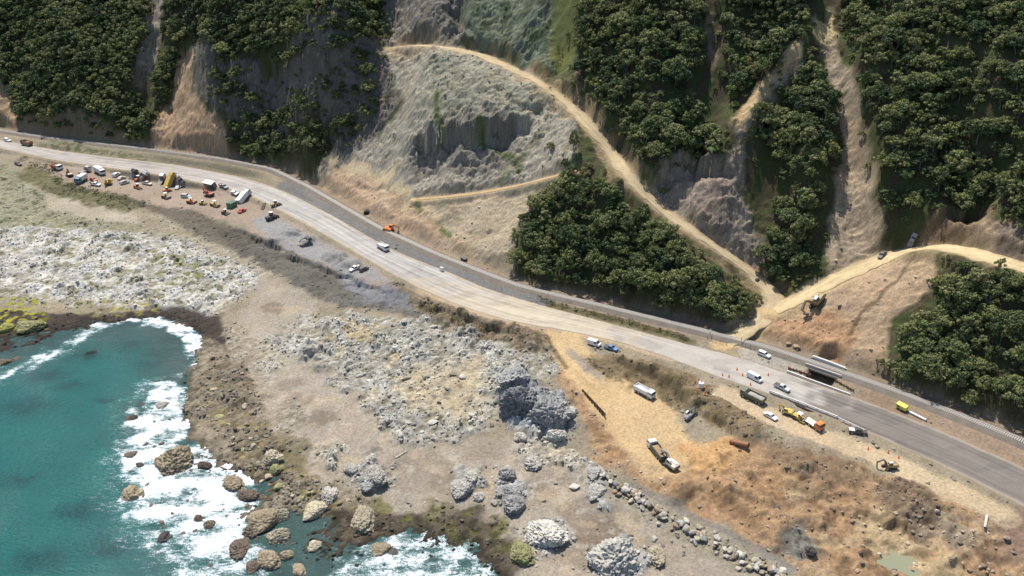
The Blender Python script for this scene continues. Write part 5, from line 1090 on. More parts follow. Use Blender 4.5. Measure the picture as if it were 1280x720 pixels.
excavator(136, 231, -8, 9, 'yellow', 'yellow excavator with its arm lowered over the bushy bank', .95, .4, (4.6, 2.2, -1.4), cabtop='yellow')
car(146, 220, 10, -5, 'white', 'white car, nearest the road in the cluster right of the yellow excavator', 'suv')
car(152, 224, 10, -5, 'cream', 'cream car, middle of the cluster right of the yellow excavator', 'sedan')
car(156, 230, 10, -4, 'silver', 'silver car, seaward end of the cluster right of the yellow excavator', 'suv')
truck(168, 221, 10, -3, 'dark', 'grey', 'dark flatbed truck in the middle of the yard', 'flat', 6.4)
roller(174, 226, 10, -4, 'orange', 'orange roller beside the dark flatbed truck in the yard')
truck(181, 222, 10, -2, 'white', 'rust', 'white truck with a rusty tray beside the road in mid yard', 'tipper', 6.2, load='gravel')
car(184, 231, 10, 2, 'cream', 'cream pickup parked on the seaward side of the orange roller', 'ute', tray='dark')
loader(172, 236, 10, 3, 'orange', 'orange wheel loader on the bank edge below the orange roller', .75)
truck(202, 230, 10, -5, 'white', 'grey', 'white flatbed truck parked left of the bright yellow truck', 'flat', 8.2)
truck(216, 227, 10, -4, 'yellow', 'yellow', 'bright yellow box truck in the centre of the yard', 'box', 8.0)
car(227, 225, 8, 4, 'dark', 'dark four wheel drive parked behind the bright yellow truck', 'suv')
loader(209, 240, 10, -3, 'orange', 'orange loader on the seaward side of the white flatbed truck', .7)
car(223, 236, 10, -7, 'white', 'small white car parked seaward of the bright yellow truck', 'hatch')
roller(208, 248, 12, 3, 'tan', 'tan roller at the seaward end of the row under the yellow truck')
car(233, 247, 10, 1, 'silver', 'silver car standing alone right of the tan roller', 'suv')
container(264, 233, 12, 3, 'dark', 'dark site cabin with a white roof beside the highway', 5.6, 2.6, 'white')
car(280, 235, 10, 4, 'grey', 'grey pickup parked right of the dark site cabin', 'ute', tray='deck')
excavator(262, 245, -10, -3, 'red', 'red excavator standing below the dark site cabin', .9, .3, (4.4, 3.4, .6), cabtop='red')
car(294, 242, 10, 4, 'white', 'white car between the grey pickup and the long white box truck', 'sedan')
truck(307, 250, 10, -5, 'silver', 'white', 'long white box truck at the right end of the yard', 'box', 8.2)
car(303, 265, 9, -5, 'red', 'small red car in front of the long white box truck', 'hatch')
container(290, 259, 9, -5, 'green', 'dark green container left of the small red car', 4.0, 2.3, None, False)
loader(282, 268, 10, 3, 'brown', 'brown loader on the bank edge below the dark green container', .7)
roller(240, 254, 12, 2, 'orange', 'orange roller, left end of the line of small machines under the red excavator')
loader(254, 256, 12, 2, 'yellow', 'yellow loader in the middle of the line of small machines under the red excavator', .65)
roller(269, 258, 12, 3, 'yellow', 'yellow roller, right end of the line of small machines under the red excavator')
loader(345, 258, 10, -3, 'tan', 'tan loader beside the timber stack right of the yard', .8)
loader(340, 274, 12, -5, 'dark', 'dark loader between the grey gravel heaps', 1.0)
truck(383, 303, 12, -3, 'dark', 'cream', 'dark dump truck with a cream tray on the gravel heap at the bank edge', 'tipper', 5.6, load='gravel')
o = stand('timber_stack', 329, 260, 8, -10, 'stack of long brown timber poles right of the long white box truck', 'timber')
for k in range(7): put('pole', MB().cyl((-2.8 + .1 * k, -.75 + .25 * (k % 4) * 2, .18 + .3 * (k // 4)), (2.8 - .08 * k, -.72 + .25 * (k % 4) * 2, .18 + .3 * (k // 4)), .16, 10), M_timber, o)
o = stand('rubbish_skip', 580, 325, 10, 5, 'small dark skip on the railway bank below the cutting', 'skip'); put('bin', MB().prism([(-1.2, .1), (1.2, .1), (1.7, 1.3), (-1.7, 1.3)], -.85, .85), PM('dark'), o, .03); put('rim', MB().box(-1.75, 1.75, -.9, -.8, 1.3, 1.38).box(-1.75, 1.75, .8, .9, 1.3, 1.38), M_steel, o)
o = stand('signal_box', 552, 339, 10, 5, 'small white equipment box between the road and the railway', 'box'); put('cabinet', MB().box(-.8, .8, -.5, .5, .1, 1.6), PM('white'), o, .03); put('lid', MB().box(-.86, .86, -.56, .56, 1.6, 1.68), PM('silver'), o); put('plinth', MB().box(-.9, .9, -.6, .6, -.2, .1), M_conc, o)
cone_me = MB().cyl((0, 0, .06), (0, 0, .85), .2, 12, .05).box(-.25, .25, -.25, .25, 0, .06).mesh('traffic_cone', M_cone); cone_band = MB().cyl((0, 0, .4), (0, 0, .6), .128, 12, .09, False).mesh('band', PM('white'))
for (px, py) in [(869, 479), (873, 477), (871, 490), (886, 490), (881, 493), (928, 470), (903, 470), (911, 472), (921, 463), (1085, 562), (1110, 566), (1123, 573), (938, 482), (960, 470)]:
    p = hits([(px, py)])[0]; c = tag(link('traffic_cone', cone_me), 'orange traffic cone standing by the road near the bridge', 'cone', 'orange cones by the bridge'); c.location = (p[0], p[1], p[2] + onroad(p[0], p[1])); c.scale = (1.3,) * 3; child('band', cone_band, c)

# ------------------------------------------------------------------ railway, bridges, walls
def run(L, z, step=1.0): return polyline3(at(*np.array(L, float).T, z), step)
def strip_beam(name, Q, off, w, z0, z1, mat, parent, bevel=0):
    T = np.gradient(Q[:, :2], axis=0); T /= np.linalg.norm(T, axis=1)[:, None]; N = np.stack([-T[:, 1], T[:, 0]], 1); V = []; Fs = []
    for i in range(len(Q)):
        for (o_, z) in ((off - w / 2, z0), (off + w / 2, z0), (off + w / 2, z1), (off - w / 2, z1)): V.append((Q[i, 0] + N[i, 0] * o_, Q[i, 1] + N[i, 1] * o_, Q[i, 2] + z))
    for i in range(len(Q) - 1):
        for k in range(4): a = i * 4 + k; b = i * 4 + (k + 1) % 4; Fs.append([a, b, b + 4, a + 4])
    e = (len(Q) - 1) * 4; Fs += [[3, 2, 1, 0], [e, e + 1, e + 2, e + 3]]
    me = bpy.data.meshes.new(name); me.from_pydata(V, [], Fs); me.update(); me.materials.append(mat); return child(name, me, parent)
RQ = polyline3(RAIL, .62); base = RQ[len(RQ) // 2]
trk = tag(empty('railway_track', (0, 0, 0)), 'single line railway track curving along the foot of the hills beside the road', 'railway')
for sg in (-1, 1): strip_beam('rail', RQ[::2], sg * .56, .15, .20, .36, paint_mat('rail steel', (.46, .42, .38), .4, .4), trk)
T_ = np.gradient(RQ[:, :2], axis=0); T_ /= np.linalg.norm(T_, axis=1)[:, None]
M_sleeper = paint_mat('pale sleeper', (.58, .55, .5), .85, 0, .2, .25); slp = MB().box(-.13, .13, -1.15, 1.15, -.02, .2).mesh('sleeper', M_sleeper)
dr = np.hypot(RQ[:, 0] - 60, RQ[:, 1] - 215); depr = RQ[:, 1]; vr = RQ[:, 0] / (RQ[:, 1] * cP + (CAM_Z - 11) * sP) * F + 640
vis_ = [i for i in np.argsort(-vr) if vr[i] < 1282]; one = vis_[:100]; V = []; Fq = []
for i in range(len(RQ)):
    yaw = math.atan2(T_[i, 1], T_[i, 0])
    if i in set(one): s_ = child('sleeper', slp, trk); s_.location = RQ[i]; s_.rotation_euler[2] = yaw
    else:
        c, s = math.cos(yaw), math.sin(yaw); o_ = len(V)
        for (x, y, z) in [v.co for v in slp.vertices]: V.append((RQ[i, 0] + x * c - y * s, RQ[i, 1] + x * s + y * c, RQ[i, 2] + z))
        for pl in slp.polygons: Fq.append([o_ + k for k in pl.vertices])
me = bpy.data.meshes.new('sleepers'); me.from_pydata(V, [], Fq); me.update(); me.materials.append(M_sleeper); tag(child('sleepers', me, trk), kind='stuff')
# railway bridge over the stream gap
i0 = int(np.argmin(np.hypot(*(RAIL[:, :2] - at(1004, 456, 11)[:2]).T))); i1 = int(np.argmin(np.hypot(*(RAIL[:, :2] - at(1056, 470, 11)[:2]).T)))
rb = tag(empty('railway_bridge', (0, 0, 0)), 'short concrete railway bridge over the dark gap behind the road bridge', 'bridge'); Q = RAIL[i0:i1 + 1]
strip_beam('girder', Q, -2.55, .5, -1.7, .35, M_conc, rb); strip_beam('girder', Q, 2.55, .5, -1.7, .35, M_conc, rb); strip_beam('deck', Q, 0, 4.6, -1.0, -.8, M_conc, rb)
for q in (RAIL[i0 - 1], RAIL[i1 + 1]): ab = put('abutment', MB().box(-.6, .6, -3.0, 3.0, -4.5, -.82), M_conc, rb, .04); ab.location = q; ab.rotation_euler[2] = math.atan2(T_[len(T_) // 2, 1], T_[len(T_) // 2, 0])
rd = tag(empty('road_bridge', (0, 0, 0)), 'concrete road bridge carrying the highway across the stream gap between pale parapets', 'bridge')
lo_ = run([(962, 491), (985, 499.5), (1010, 509), (1046, 523)], 10.1); hi_ = run([(984, 465), (1010, 475), (1040, 486), (1062, 494)], 10.1)
M_par = paint_mat('pale concrete', (.60, .58, .54), .8, 0, .2, .2)
strip_beam('parapet', lo_, 0, .35, .75, .95, M_par, rd); strip_beam('parapet', hi_, 0, .45, .45, .65, M_par, rd); strip_beam('kerb', lo_, .15, .7, -.9, .28, M_conc, rd); strip_beam('kerb', hi_, -.1, .6, -.9, .25, M_conc, rd)
for Q in (lo_, hi_):
    for q in Q[::3]: b_ = put('post', MB().box(-.14, .14, -.14, .14, .2, .92 if Q is lo_ else .6), M_par, rd); b_.location = q
strip_beam('guard_rail', lo_, .05, .1, .5, .66, M_steel, rd)
gr = tag(empty('guard_rail', (0, 0, 0)), 'low white guard rail running on from the right end of the near bridge parapet', 'barrier'); Q = run([(1047, 524), (1064, 532), (1082, 541)], 10.1); strip_beam('rail', Q, 0, .18, .55, .85, PM('white'), gr)
for q in Q[::2]: b_ = put('post', MB().box(-.08, .08, -.08, .08, -.3, .55), M_steel, gr); b_.location = q
def postwall(name, L, z, n, lab, cat, h=1.9, mat=None, board=True, r=.17, low=-1.5):
    o = tag(empty(name, (0, 0, 0)), lab, cat); Q = run(L, z, .5)
    for f in np.linspace(0, len(Q) - 1, n): q = Q[int(f)]; p_ = put('post', MB().cyl((0, 0, low), (0, 0, h), r, 8), mat or M_rust, o); p_.location = q
    if board: strip_beam('boards', Q, .25, .12, low, h * .7, M_timber, o)
postwall('retaining_wall', [(985, 464), (998, 468), (1012, 473)], 9.3, 9, 'row of rusty steel piles left of the dark stream gap', 'retaining wall')
postwall('retaining_wall', [(1044, 480), (1056, 487), (1066, 492)], 9.3, 9, 'row of rusty steel piles right of the dark stream gap', 'retaining wall')
postwall('retaining_wall', [(728, 489), (742, 504), (756, 519)], 6.9, 10, 'long low dark timber wall along the seaward edge of the ochre ramp', 'retaining wall', .9, M_timber)
o = tag(empty('kerb_wall', (0, 0, 0)), 'low pale concrete wall between the railway bridge and the clay slope', 'wall'); strip_beam('wall_block', run([(1016, 447), (1036, 454), (1056, 462)], 11.2), 0, .5, -.9, .75, M_par, o); strip_beam('coping', run([(1016, 447), (1036, 454), (1056, 462)], 11.2), 0, .62, .75, .85, M_par, o)
def fence(L, n, lab, h=2.2, net=True, cat='fence'):
    o = tag(empty('mesh_fence', (0, 0, 0)), lab, cat); P = polyline3(hits(L), .8)
    for f in np.linspace(0, len(P) - 1, n): q = P[int(f)]; p_ = put('post', MB().cyl((0, 0, -.4), (0, 0, h), .08, 8), M_steel, o); p_.location = (q[0], q[1], float(ground(q[0], q[1])))
    mb = MB()
    for z in np.linspace(.3, h - .05, 5):
        for a, b in zip(P[:-1:2], P[2::2]): mb.bar((a[0], a[1], a[2] + z), (b[0], b[1], b[2] + z), .03, .03)
    put('wires', mb, M_steel, o)
fence([(176, 186), (220, 191), (286, 199)], 22, 'row of catch fence posts along the foot of the left clay slip', 3.0)
fence([(884, 424), (896, 428), (908, 432)], 5, 'short wire fence left of the level crossing', 1.6)
fence([(926, 432), (940, 437), (955, 442)], 6, 'short wire fence right of the level crossing', 1.6)
for (px, py, l) in [(887, 421, 'left'), (926, 429, 'right')]:
    o = stand('crossing_sign', px, py, 10, 3, 'thin post with a small white board on the %s side of the level crossing' % l, 'sign'); put('post', MB().cyl((0, 0, -.3), (0, 0, 3.2), .07, 8), M_steel, o); put('board', MB().box(-.04, .04, -.5, .5, 2.5, 3.1), PM('white'), o)
o = stand('driftwood_log', 502, 569, 12, -6, 'pale driftwood log lying on the brown sand', 'log'); put('stem', MB().cyl((-2.2, 0, .2), (2.2, .2, .25), .24, 12, .15), paint_mat('driftwood', (.5, .44, .36), .9), o); put('branch_stub', MB().cyl((.6, 0, .3), (1.2, .5, .8), .09, 8, .05), paint_mat('driftwood', (.5, .44, .36), .9), o)
o = stand('driftwood_log', 1232, 652, -3, 14, 'pale log lying on the bare slope at the right end of the sandy bench', 'log'); put('stem', MB().cyl((-2.4, 0, .3), (2.4, .1, .3), .38, 12, .3), paint_mat('driftwood', (.5, .44, .36), .9), o); put('cut_end', MB().cyl((2.4, .1, .3), (2.43, .1, .3), .28, 12), M_timber, o)
# green pond in the works
P = hits([(1124, 703)])[0]; zp = float(ground(P[0], P[1])) + .75; a = np.linspace(0, 6.2832, 40)[:-1]
me = bpy.data.meshes.new('pond'); me.from_pydata([(P[0] + 6.5 * math.cos(t), P[1] + 6.0 * math.sin(t), zp) for t in a], [], [list(range(len(a)))]); m_, nt_, b_ = newmat('green pond water'); b_.inputs['Base Color'].default_value = (.19, .19, .12, 1); b_.inputs['Roughness'].default_value = .12; me.materials.append(m_); link('pond', me, 'structure')

# ------------------------------------------------------------------ boulders
def rock_material():
    m, nt, b = newmat('boulder rock'); L = nt.links.new; oi = nod(nt, 'ShaderNodeObjectInfo'); at_ = nod(nt, 'ShaderNodeAttribute', attribute_name='Col'); g = nod(nt, 'ShaderNodeNewGeometry')
    n1 = nod(nt, 'ShaderNodeTexNoise', Scale=.9, Detail=8., Roughness=.7); v = nod(nt, 'ShaderNodeTexVoronoi', Scale=1.1, feature='DISTANCE_TO_EDGE'); L(g.outputs['Position'], n1.inputs['Vector'])
    mp = nod(nt, 'ShaderNodeVectorMath', operation='MULTIPLY_ADD'); L(n1.outputs['Color'], mp.inputs[0]); mp.inputs[1].default_value = (1.4, 1.4, 1.4); L(g.outputs['Position'], mp.inputs[2]); L(mp.outputs[0], v.inputs['Vector'])
    mr = nod(nt, 'ShaderNodeMapRange'); mr.inputs[1].default_value = .3; mr.inputs[2].default_value = .7; mr.inputs[3].default_value = .5; mr.inputs[4].default_value = 1.3; L(n1.outputs[0], mr.inputs[0])
    cr = nod(nt, 'ShaderNodeMapRange'); cr.inputs[1].default_value = 0; cr.inputs[2].default_value = .09; cr.inputs[3].default_value = .72; L(v.outputs[0], cr.inputs[0])
    mu = nod(nt, 'ShaderNodeMath', operation='MULTIPLY'); L(mr.outputs[0], mu.inputs[0]); L(cr.outputs[0], mu.inputs[1])
    vs = nod(nt, 'ShaderNodeVectorMath', operation='SCALE'); L(oi.outputs['Color'], vs.inputs[0]); L(mu.outputs[0], vs.inputs['Scale']); L(vs.outputs[0], b.inputs['Base Color']); b.inputs['Roughness'].default_value = .92; b.inputs['Specular IOR Level'].default_value = .2
    bp = nod(nt, 'ShaderNodeBump', Strength=.8, Distance=.3); L(n1.outputs[0], bp.inputs['Height']); L(bp.outputs[0], b.inputs['Normal']); return m
M_rock = rock_material()
from mathutils import noise as mn
def rock_mesh(seed, sub=4, ang=.5):
    import bmesh
    bm = bmesh.new(); bmesh.ops.create_icosphere(bm, subdivisions=sub, radius=1); g = random.Random(seed); off = Vector((g.uniform(-50, 50), g.uniform(-50, 50), g.uniform(-50, 50)))
    cuts = [(Vector((g.gauss(0, 1), g.gauss(0, 1), g.gauss(0, .8))).normalized(), g.uniform(.55, .85)) for _ in range(9)]
    for v in bm.verts:
        d = v.co.normalized(); r = 1 + .32 * mn.noise(d * 1.3 + off) + .16 * mn.noise(d * 3.1 + off) + .09 * (1 - 2 * abs(mn.noise(d * 6 + off))) + (.05 * mn.noise(d * 13 + off) if sub > 3 else 0); p = d * r
        for n_, k in cuts:
            e = p.dot(n_) - k
            if e > 0: p -= n_ * e * .82
        v.co = Vector((p.x, p.y, p.z * .8))
    me = bpy.data.meshes.new('boulder'); bm.to_mesh(me); bm.free(); me.materials.append(M_rock); me.polygons.foreach_set('use_smooth', np.ones(len(me.polygons), bool)); return me
def crag_mesh(seed, extra=()):
    import bmesh
    bm = bmesh.new(); bmesh.ops.create_icosphere(bm, subdivisions=5, radius=1); g = random.Random(seed); off = Vector((g.uniform(-50, 50), g.uniform(-50, 50), g.uniform(-50, 50)))
    cuts = [(Vector((g.gauss(0, 1), g.gauss(0, 1), g.gauss(0, .8))).normalized(), g.uniform(.5, .9)) for _ in range(14)]; ax_ = Vector((.5, -.5, .75)).normalized()
    cuts += [(Vector(n_).normalized(), k) for n_, k in extra]
    rdg = lambda q: 1 - 2.4 * abs(mn.noise(q))
    for v in bm.verts:
        d = v.co.normalized(); r = .95 + .42 * mn.noise(d * 1.5 + off) + .16 * rdg(d * 2.6 + off) + .10 * rdg(d * 5.5 - off); p = d * r
        for n_, k in cuts:
            e = p.dot(n_) - k
            if e > 0: p -= n_ * e * .72
        s = p.dot(ax_) * 6 + 1.6 * mn.noise(p * 2 + off); t = s - math.floor(s); p = p * (1 + .075 * (abs(t - .35) - .3)) + d * (.10 * rdg(p * 4.5 + off) + .085 * rdg(p * 8 + off) + .05 * rdg(p * 17 - off) + .02 * mn.noise(p * 35))
        v.co = Vector((p.x, p.y, p.z * .85))
    me = bpy.data.meshes.new('boulder'); bm.to_mesh(me); bm.free(); me.materials.append(M_rock); me.polygons.foreach_set('use_smooth', np.zeros(len(me.polygons), bool)); return me
CRAG = [crag_mesh(500 + i) for i in range(7)]
ROCKS = [rock_mesh(i, 4) for i in range(8)]; SMALL = [rock_mesh(40 + i, 3) for i in range(6)]
RC = {'white': (.46, .43, .37), 'grey': (.35, .33, .29), 'tan': (.30, .245, .165), 'cream': (.38, .33, .235), 'brown': (.13, .10, .075), 'dark': (.07, .062, .055), 'moss': (.26, .25, .12), 'yellow': (.34, .34, .10), 'blue': (.30, .29, .27), 'earth': (.30, .22, .15)}
def boulder(px, py, wpx, hpx, kind, lab, group=None, turn=0., sink=.25, hit_=None, small=False, wet=False):
    p = hits([(px, py + hpx * .22)])[0] if hit_ is None else hit_; z = max(p[2], -.6); d = p[1] * cP + (CAM_Z - z) * sP; s = wpx * d / F / 2 * .95
    hs = hpx * d / F / 2; dn = math.asin(min(.95, (CAM_Z - z) / math.hypot(p[0], p[1], CAM_Z - z)))
    o = tag(link('boulder', (CRAG if wpx >= 15 else SMALL)[int(rng.integers(0, 6))]), lab, 'boulder', group); ry = min(s * 1.3, hs * 1.15); o.scale = (s, ry, max(.3 * s, min(s * .75, hs * .85))); o.location = (p[0], p[1], z + o.scale[2] * (.42 - sink))
    o.rotation_euler = (0, 0, turn if turn else rng.uniform(-.4, .4)); c = np.array(RC[kind]) * rng.uniform(.82, 1.2); o.color = (*c, 1); return o
NAMED = [(222, 571, 46, 46, 'tan', 'largest tan rock standing in the white surf'), (165, 571, 17, 14, 'brown', 'round brown rock in the surf left of the largest tan rock'), (183, 557, 10, 9, 'dark', 'small dark rock above the round brown rock in the surf'),
 (176, 585, 16, 10, 'dark', 'dark slanting rock in the surf just below the round brown rock'), (256, 580, 22, 13, 'brown', 'brown slanting rock right of the largest tan rock'), (204, 598, 7, 8, 'dark', 'small dark rock at the foot of the largest tan rock'), (244, 598, 8, 7, 'dark', 'small dark rock right below the largest tan rock'),
 (163, 622, 28, 22, 'tan', 'long tan rock alone at the seaward edge of the surf'), (184, 606, 7, 6, 'dark', 'tiny dark rock between the long tan rock and the largest tan rock'), (292, 603, 38, 22, 'tan', 'tan ledge at the right edge of the surf'), (312, 618, 34, 18, 'brown', 'brown ledge below the tan ledge at the right of the surf'),
 (247, 650, 15, 12, 'brown', 'brown rock in the lower surf, left of a pair'), (262, 654, 17, 20, 'brown', 'brown rock in the lower surf, right of a pair'), (204, 675, 18, 20, 'dark', 'dark rock in the lower left surf with foam around it'), (302, 680, 26, 46, 'brown', 'tall brown rock at the lower right edge of the surf'),
 (264, 708, 11, 12, 'dark', 'small dark rock in the foam at the bottom'), (258, 695, 9, 12, 'dark', 'slim dark rock above the bottom foam'), (6, 453, 17, 14, 'brown', 'brown rock at the left edge of the water'), (21, 449, 11, 9, 'brown', 'small brown rock beside the one at the left edge of the water'),
 (115, 446, 18, 8, 'dark', 'low dark rock awash in the cove'), (167, 526, 16, 12, 'brown', 'brown rock at the left tip of the upper surf'), (203, 506, 17, 14, 'grey', 'grey rock in the upper surf'), (222, 506, 11, 8, 'grey', 'small grey rock right of the grey rock in the upper surf'), (178, 508, 13, 9, 'dark', 'dark rock left of the grey rock in the upper surf'),
 (9, 409, 15, 13, 'yellow', 'yellow weedy rock at the left shore'), (38, 405, 36, 22, 'moss', 'broad yellow green weedy rock on the dark shelf at left'), (330, 645, 40, 30, 'tan', 'large cream rock left of the shore pool'), (350, 668, 30, 22, 'cream', 'cream rock below the large cream rock by the pool'), (336, 698, 36, 26, 'tan', 'tan rock at the bottom left of the pool'),
 (352, 642, 22, 18, 'cream', 'pale rock touching the right side of the large cream rock by the pool'), (318, 662, 20, 18, 'brown', 'brown rock at the left foot of the large cream rock by the pool'), (318, 706, 22, 18, 'brown', 'brown rock left of the tan rock at the bottom of the pool'), (358, 692, 20, 16, 'tan', 'tan rock right of the tan rock at the bottom of the pool'), (374, 711, 20, 18, 'tan', 'round tan rock at the bottom edge near the pool'), (393, 632, 25, 32, 'cream', 'cream block right of the shore pool'), (410, 617, 22, 24, 'white', 'white block above the cream block by the pool'), (394, 682, 16, 14, 'cream', 'small round cream rock alone on the dark shore'), (343, 586, 17, 13, 'moss', 'mossy rock above the shore pool'),
 (338, 570, 26, 18, 'cream', 'cream rock above the mossy rock at the pool'), (454, 645, 36, 38, 'cream', 'cream rock with weed beside the dark seaweed'), (476, 684, 26, 18, 'tan', 'tan rock in the lacy foam at the bottom'), (490, 688, 14, 18, 'dark', 'dark rock touching the tan rock in the lacy foam'), (577, 606, 30, 26, 'grey', 'grey rock standing alone on the brown sand'),
 (591, 594, 16, 16, 'white', 'white rock behind the lone grey rock on the sand'), (600, 620, 16, 11, 'grey', 'low grey rock right of the lone grey rock on the sand'), (618, 627, 10, 10, 'grey', 'small round grey rock between the sand and the blue rocks'), (633, 590, 26, 22, 'blue', 'upper of the three bluish rocks on the beach'), (641, 613, 28, 20, 'blue', 'middle of the three bluish rocks on the beach'),
 (645, 629, 28, 22, 'blue', 'lower of the three bluish rocks on the beach'), (685, 663, 52, 36, 'white', 'large white rock on the lower beach'), (653, 690, 38, 28, 'moss', 'mossy grey rock below the large white rock'), (770, 692, 62, 52, 'grey', 'large grey rock at the bottom of the beach'), (823, 690, 24, 32, 'cream', 'cream rock right of the large grey rock at the bottom'),
 (669, 577, 26, 18, 'grey', 'grey rock on the beach left of the pale outcrop'), (718, 606, 14, 12, 'white', 'small white rock at the top of the lower beach'), (742, 583, 20, 34, 'grey', 'upper grey outcrop at the left end of the stone bank'), (745, 610, 22, 26, 'grey', 'lower grey outcrop at the left end of the stone bank'), (818, 671, 9, 11, 'white', 'small bright white stone by the stone bank'),
 (440, 585, 26, 14, 'grey', 'left grey slab on the brown sand above the shore pool'), (470, 590, 30, 34, 'grey', 'right grey slab on the brown sand above the shore pool'), (460, 605, 20, 14, 'blue', 'bluish slab on the sand at the tip of the grey slabs'), (590, 518, 9, 7, 'white', 'white stone on the ochre patch of the reef'), (493, 501, 8, 6, 'white', 'white stone at the lower edge of the reef'),
 (695, 541, 30, 18, 'white', 'low pale rock at the right foot of the tall rock stack'), (652, 545, 20, 14, 'white', 'pale rock at the left foot of the tall rock stack'), (712, 512, 18, 20, 'grey', 'grey rock behind the right of the tall rock stack'),
 (995, 432, 12, 9, 'earth', 'tan boulder at the foot of the red earth by the railway'), (985, 428, 8, 7, 'earth', 'small boulder left of the tan boulder by the railway'), (946, 349, 8, 6, 'dark', 'dark boulder on the edge of the haul track'),
 (460, 263, 14, 9, 'dark', 'dark boulder on the railway bank below the cutting'), (1012, 685, 16, 22, 'dark', 'dark block on the grey heap in the earthworks'), (578, 470, 12, 9, 'white', 'white boulder at the top of the ochre patch')]
for a in NAMED: boulder(*a[:6])
def stack(px, py, sx, sy, sz, seed, c, lab, cuts, turn, dz):
    me = crag_mesh(seed, cuts); p = hits([(px, py)])[0]; o = tag(link('rock_stack', me), lab, 'rock'); o.location = (p[0], p[1], p[2] + dz); o.scale = (sx, sy, sz); o.rotation_euler[2] = turn; o.color = (*c, 1)
stack(650, 512, 6.6, 6.0, 9.0, 611, (.17, .172, .175), 'tall dark faced rock stack rising from the beach beside the ochre ramp', [((-.45, -.88, .12), .34), ((.9, .1, .3), .7)], 0, 1.0)
stack(684, 520, 6.0, 5.4, 6.2, 612, (.28, .275, .26), 'lower pale grey half of the rock stack beside the ochre ramp', [((-.2, -.9, .3), .6)], .3, .6)
stack(641, 474, 5.5, 4.5, 3.6, 613, (.30, .295, .28), 'low rugged rock behind the top of the dark rock stack', [], .2, .3)
Q = polyline3(hits([(752, 596), (775, 612), (800, 628), (835, 650), (870, 668), (905, 688), (945, 708), (985, 730)]), .5); RIP = Q; nb_ = 0; seq = rng.permutation(len(Q))
def riprap(n):
    T = np.gradient(Q[:, :2], axis=0); T /= np.linalg.norm(T, axis=1)[:, None]
    for i in range(n):
        j = int(rng.integers(0, len(Q))); off = rng.normal() * 1.25; x, y = Q[j, 0] + T[j, 1] * off, Q[j, 1] - T[j, 0] * off; z = float(ground(x, y)); w_ = rng.uniform(.55, 1.25); o = tag(link('boulder', SMALL[int(rng.integers(0, 6))]), 'pale blocky boulder in the long stone bank at the seaward foot of the earthworks', 'boulder', 'boulders of the stone bank')
        o.scale = (w_, w_ * rng.uniform(.7, 1.1), w_ * rng.uniform(.6, 1.0)); o.location = (x, y, z + .3 + max(0, .7 - abs(off) * .45)); o.rotation_euler = rng.uniform(-.6, .6, 3) * [1, 1, 5]; c = np.array(RC[['white', 'cream', 'grey', 'earth'][int(rng.integers(0, 4))]]) * rng.uniform(.75, 1.1); o.color = (*c, 1)
riprap(140)
def scatter(L, n, kinds, lab, group, smin, smax):
    P = hits(L); x0, y0 = P[:, :2].min(0); x1, y1 = P[:, :2].max(0); k = 0
    while k < n:
        x, y = rng.uniform(x0, x1), rng.uniform(y0, y1)
        if psdf(np.array([x]), np.array([y]), P)[0] < 0: continue
        k += 1; w_ = smin + (smax - smin) * rng.uniform() ** 2; o = tag(link('boulder', SMALL[int(rng.integers(0, 6))]), lab, 'boulder', group); o.scale = (w_, w_ * rng.uniform(.55, 1), w_ * rng.uniform(.45, .8)); o.location = (x, y, float(ground(x, y)) + .1 * w_); o.rotation_euler = (rng.normal() * .2, rng.normal() * .2, R(52) + rng.normal() * .5); c = np.array(RC[kinds[int(rng.integers(0, len(kinds)))]]) * rng.uniform(.8, 1.2); o.color = (*c, 1)
scatter([(345, 425), (420, 395), (540, 400), (610, 420), (640, 480), (600, 540), (520, 550), (450, 500), (400, 450)], 26, ['white', 'grey', 'cream'], 'pale boulder on the jumbled reef below the gravel embankment', 'boulders of the middle reef', .8, 2.0)
scatter([(270, 470), (310, 465), (335, 530), (400, 600), (440, 630), (360, 640), (310, 590), (250, 530)], 26, ['tan', 'moss', 'brown', 'cream'], 'brown shore boulder along the wet edge of the surf', 'boulders of the wet shore', .7, 1.7)
def surf(n):
    L = [(195, 480), (240, 500), (250, 560), (310, 600), (320, 690), (250, 715), (160, 640), (150, 570)]; P = at(*np.array(L, float).T, 0.); k = 0
    while k < n:
        x, y = rng.uniform(P[:, 0].min(), P[:, 0].max()), rng.uniform(P[:, 1].min(), P[:, 1].max())
        if psdf(np.array([x]), np.array([y]), P)[0] < 0: continue
        k += 1; w_ = rng.uniform(.35, 1.1); o = tag(link('boulder', SMALL[int(rng.integers(0, 6))]), 'small dark rock breaking the white surf', 'boulder', 'small rocks in the surf'); o.scale = (w_, w_ * .7, w_ * .5); o.location = (x, y, .05); o.rotation_euler[2] = rng.uniform(0, 6); o.color = (*(np.array(RC['brown']) * rng.uniform(.7, 1.3)), 1)
surf(26)
print('boulders', len([o for o in bpy.data.objects if o.name.startswith('boulder')]))
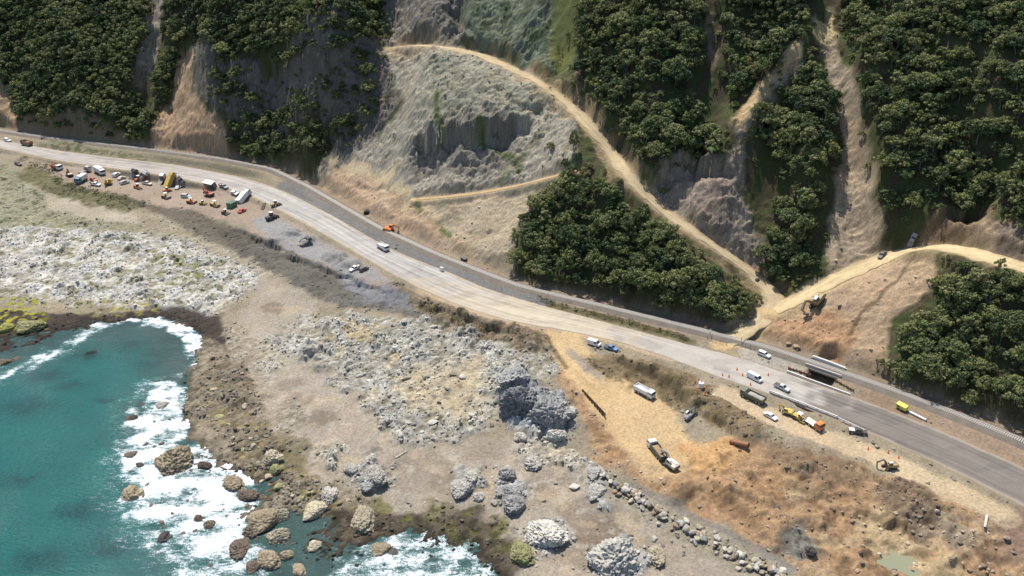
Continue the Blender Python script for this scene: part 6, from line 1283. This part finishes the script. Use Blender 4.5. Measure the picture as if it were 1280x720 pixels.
# stones too many to count
def rubble():
    import bmesh
    shapes = []
    for k in range(6):
        bm = bmesh.new(); bmesh.ops.create_icosphere(bm, subdivisions=2 if k < 3 else 1, radius=1); g = random.Random(900 + k)
        cuts = [(Vector((g.gauss(0, 1), g.gauss(0, 1), g.gauss(0, 1))).normalized(), g.uniform(.5, .8)) for _ in range(6)]
        for v in bm.verts:
            p = v.co * (1 + .22 * mn.noise(v.co * 1.4 + Vector((k * 9, 0, 0))))
            for n_, q in cuts:
                e = p.dot(n_) - q
                if e > 0: p -= n_ * e
            v.co = p
        bm.verts.ensure_lookup_table(); shapes.append((np.array([v.co[:] for v in bm.verts]), np.array([[v.index for v in f.verts] for f in bm.faces]))); bm.free()
    near_ = np.zeros_like(H)
    for b_ in [o for o in COL.objects if o.name.startswith('boulder') and o.scale[0] > 1.6]:
        P_ = np.array([b_.location[:2]]); s_ = win(P_, 9); near_[s_] += np.exp(-(np.hypot(XX[s_] - P_[0, 0], YY[s_] - P_[0, 1]) / (b_.scale[0] * 1.5)) ** 2)
    s_ = win(RIP, 6); near_[s_] += 1.6 * np.exp(-(pdist(XX[s_], YY[s_], RIP[::4])[0] / 2.0) ** 2)
    win_ = (XX > -300) & (XX < 160) & (YY > 108) & (YY < 420) & (H > -.4); pr = np.where(win_, np.clip(rock, 0, 1.2) ** 1.3 * (.15 + dens_map) * np.clip(1.5 - SL * 1.1, .06, 1) + .0012 + .22 * np.clip(near_, 0, 1.3), 0) * (clear > .9)
    dx_ = np.gradient(GX)[None, :] * np.gradient(GY)[:, None]; dd = YY; pr = pr * dx_ * np.clip(190 / np.maximum(dd, 60), .4, 1.6) ** 1.5; pr = pr / pr.sum(); cum = np.cumsum(pr.ravel()); n = 21000
    idx = np.searchsorted(cum, rng.uniform(size=n)); j, i = np.unravel_index(np.minimum(idx, cum.size - 1), H.shape); x = GX[i] + rng.uniform(-.3, .3, n); y = GY[j] + rng.uniform(-.3, .3, n); z = ground(x, y)
    V = []; Fq = []; Cc = []; o = 0
    for k in range(n):
        sv, sf = shapes[int(rng.integers(0, 6))]; s = .16 + .75 * rng.uniform() ** 3.2; a = rng.uniform(0, 6.28); c, q = math.cos(a) * s, math.sin(a) * s; asp = rng.uniform(.5, 1); zz = rng.uniform(.5, .9)
        vx = sv[:, 0]; vy = sv[:, 1] * asp; V.append(np.stack([x[k] + vx * c - vy * q, y[k] + vx * q + vy * c, z[k] + sv[:, 2] * s * zz + .1 * s], 1)); Fq.append(sf + o); o += len(sv)
        cc = col[j[k], i[k]]; g_ = cc.mean(); Cc.append(np.repeat([(cc * .6 + g_ * np.array([1.02, 1, .95]) * .4) * rng.uniform(.8, 1.75)], len(sv), 0))
    me = mesh_from('rubble', np.concatenate(V), np.concatenate(Fq), M_ground, {'Col': np.clip(np.concatenate(Cc), .01, .6)}, False, 3)
    tag(link('rubble', me, 'stuff'), 'loose stones and broken rock strewn over the reef, bluff and earthworks', 'rubble')
rubble()
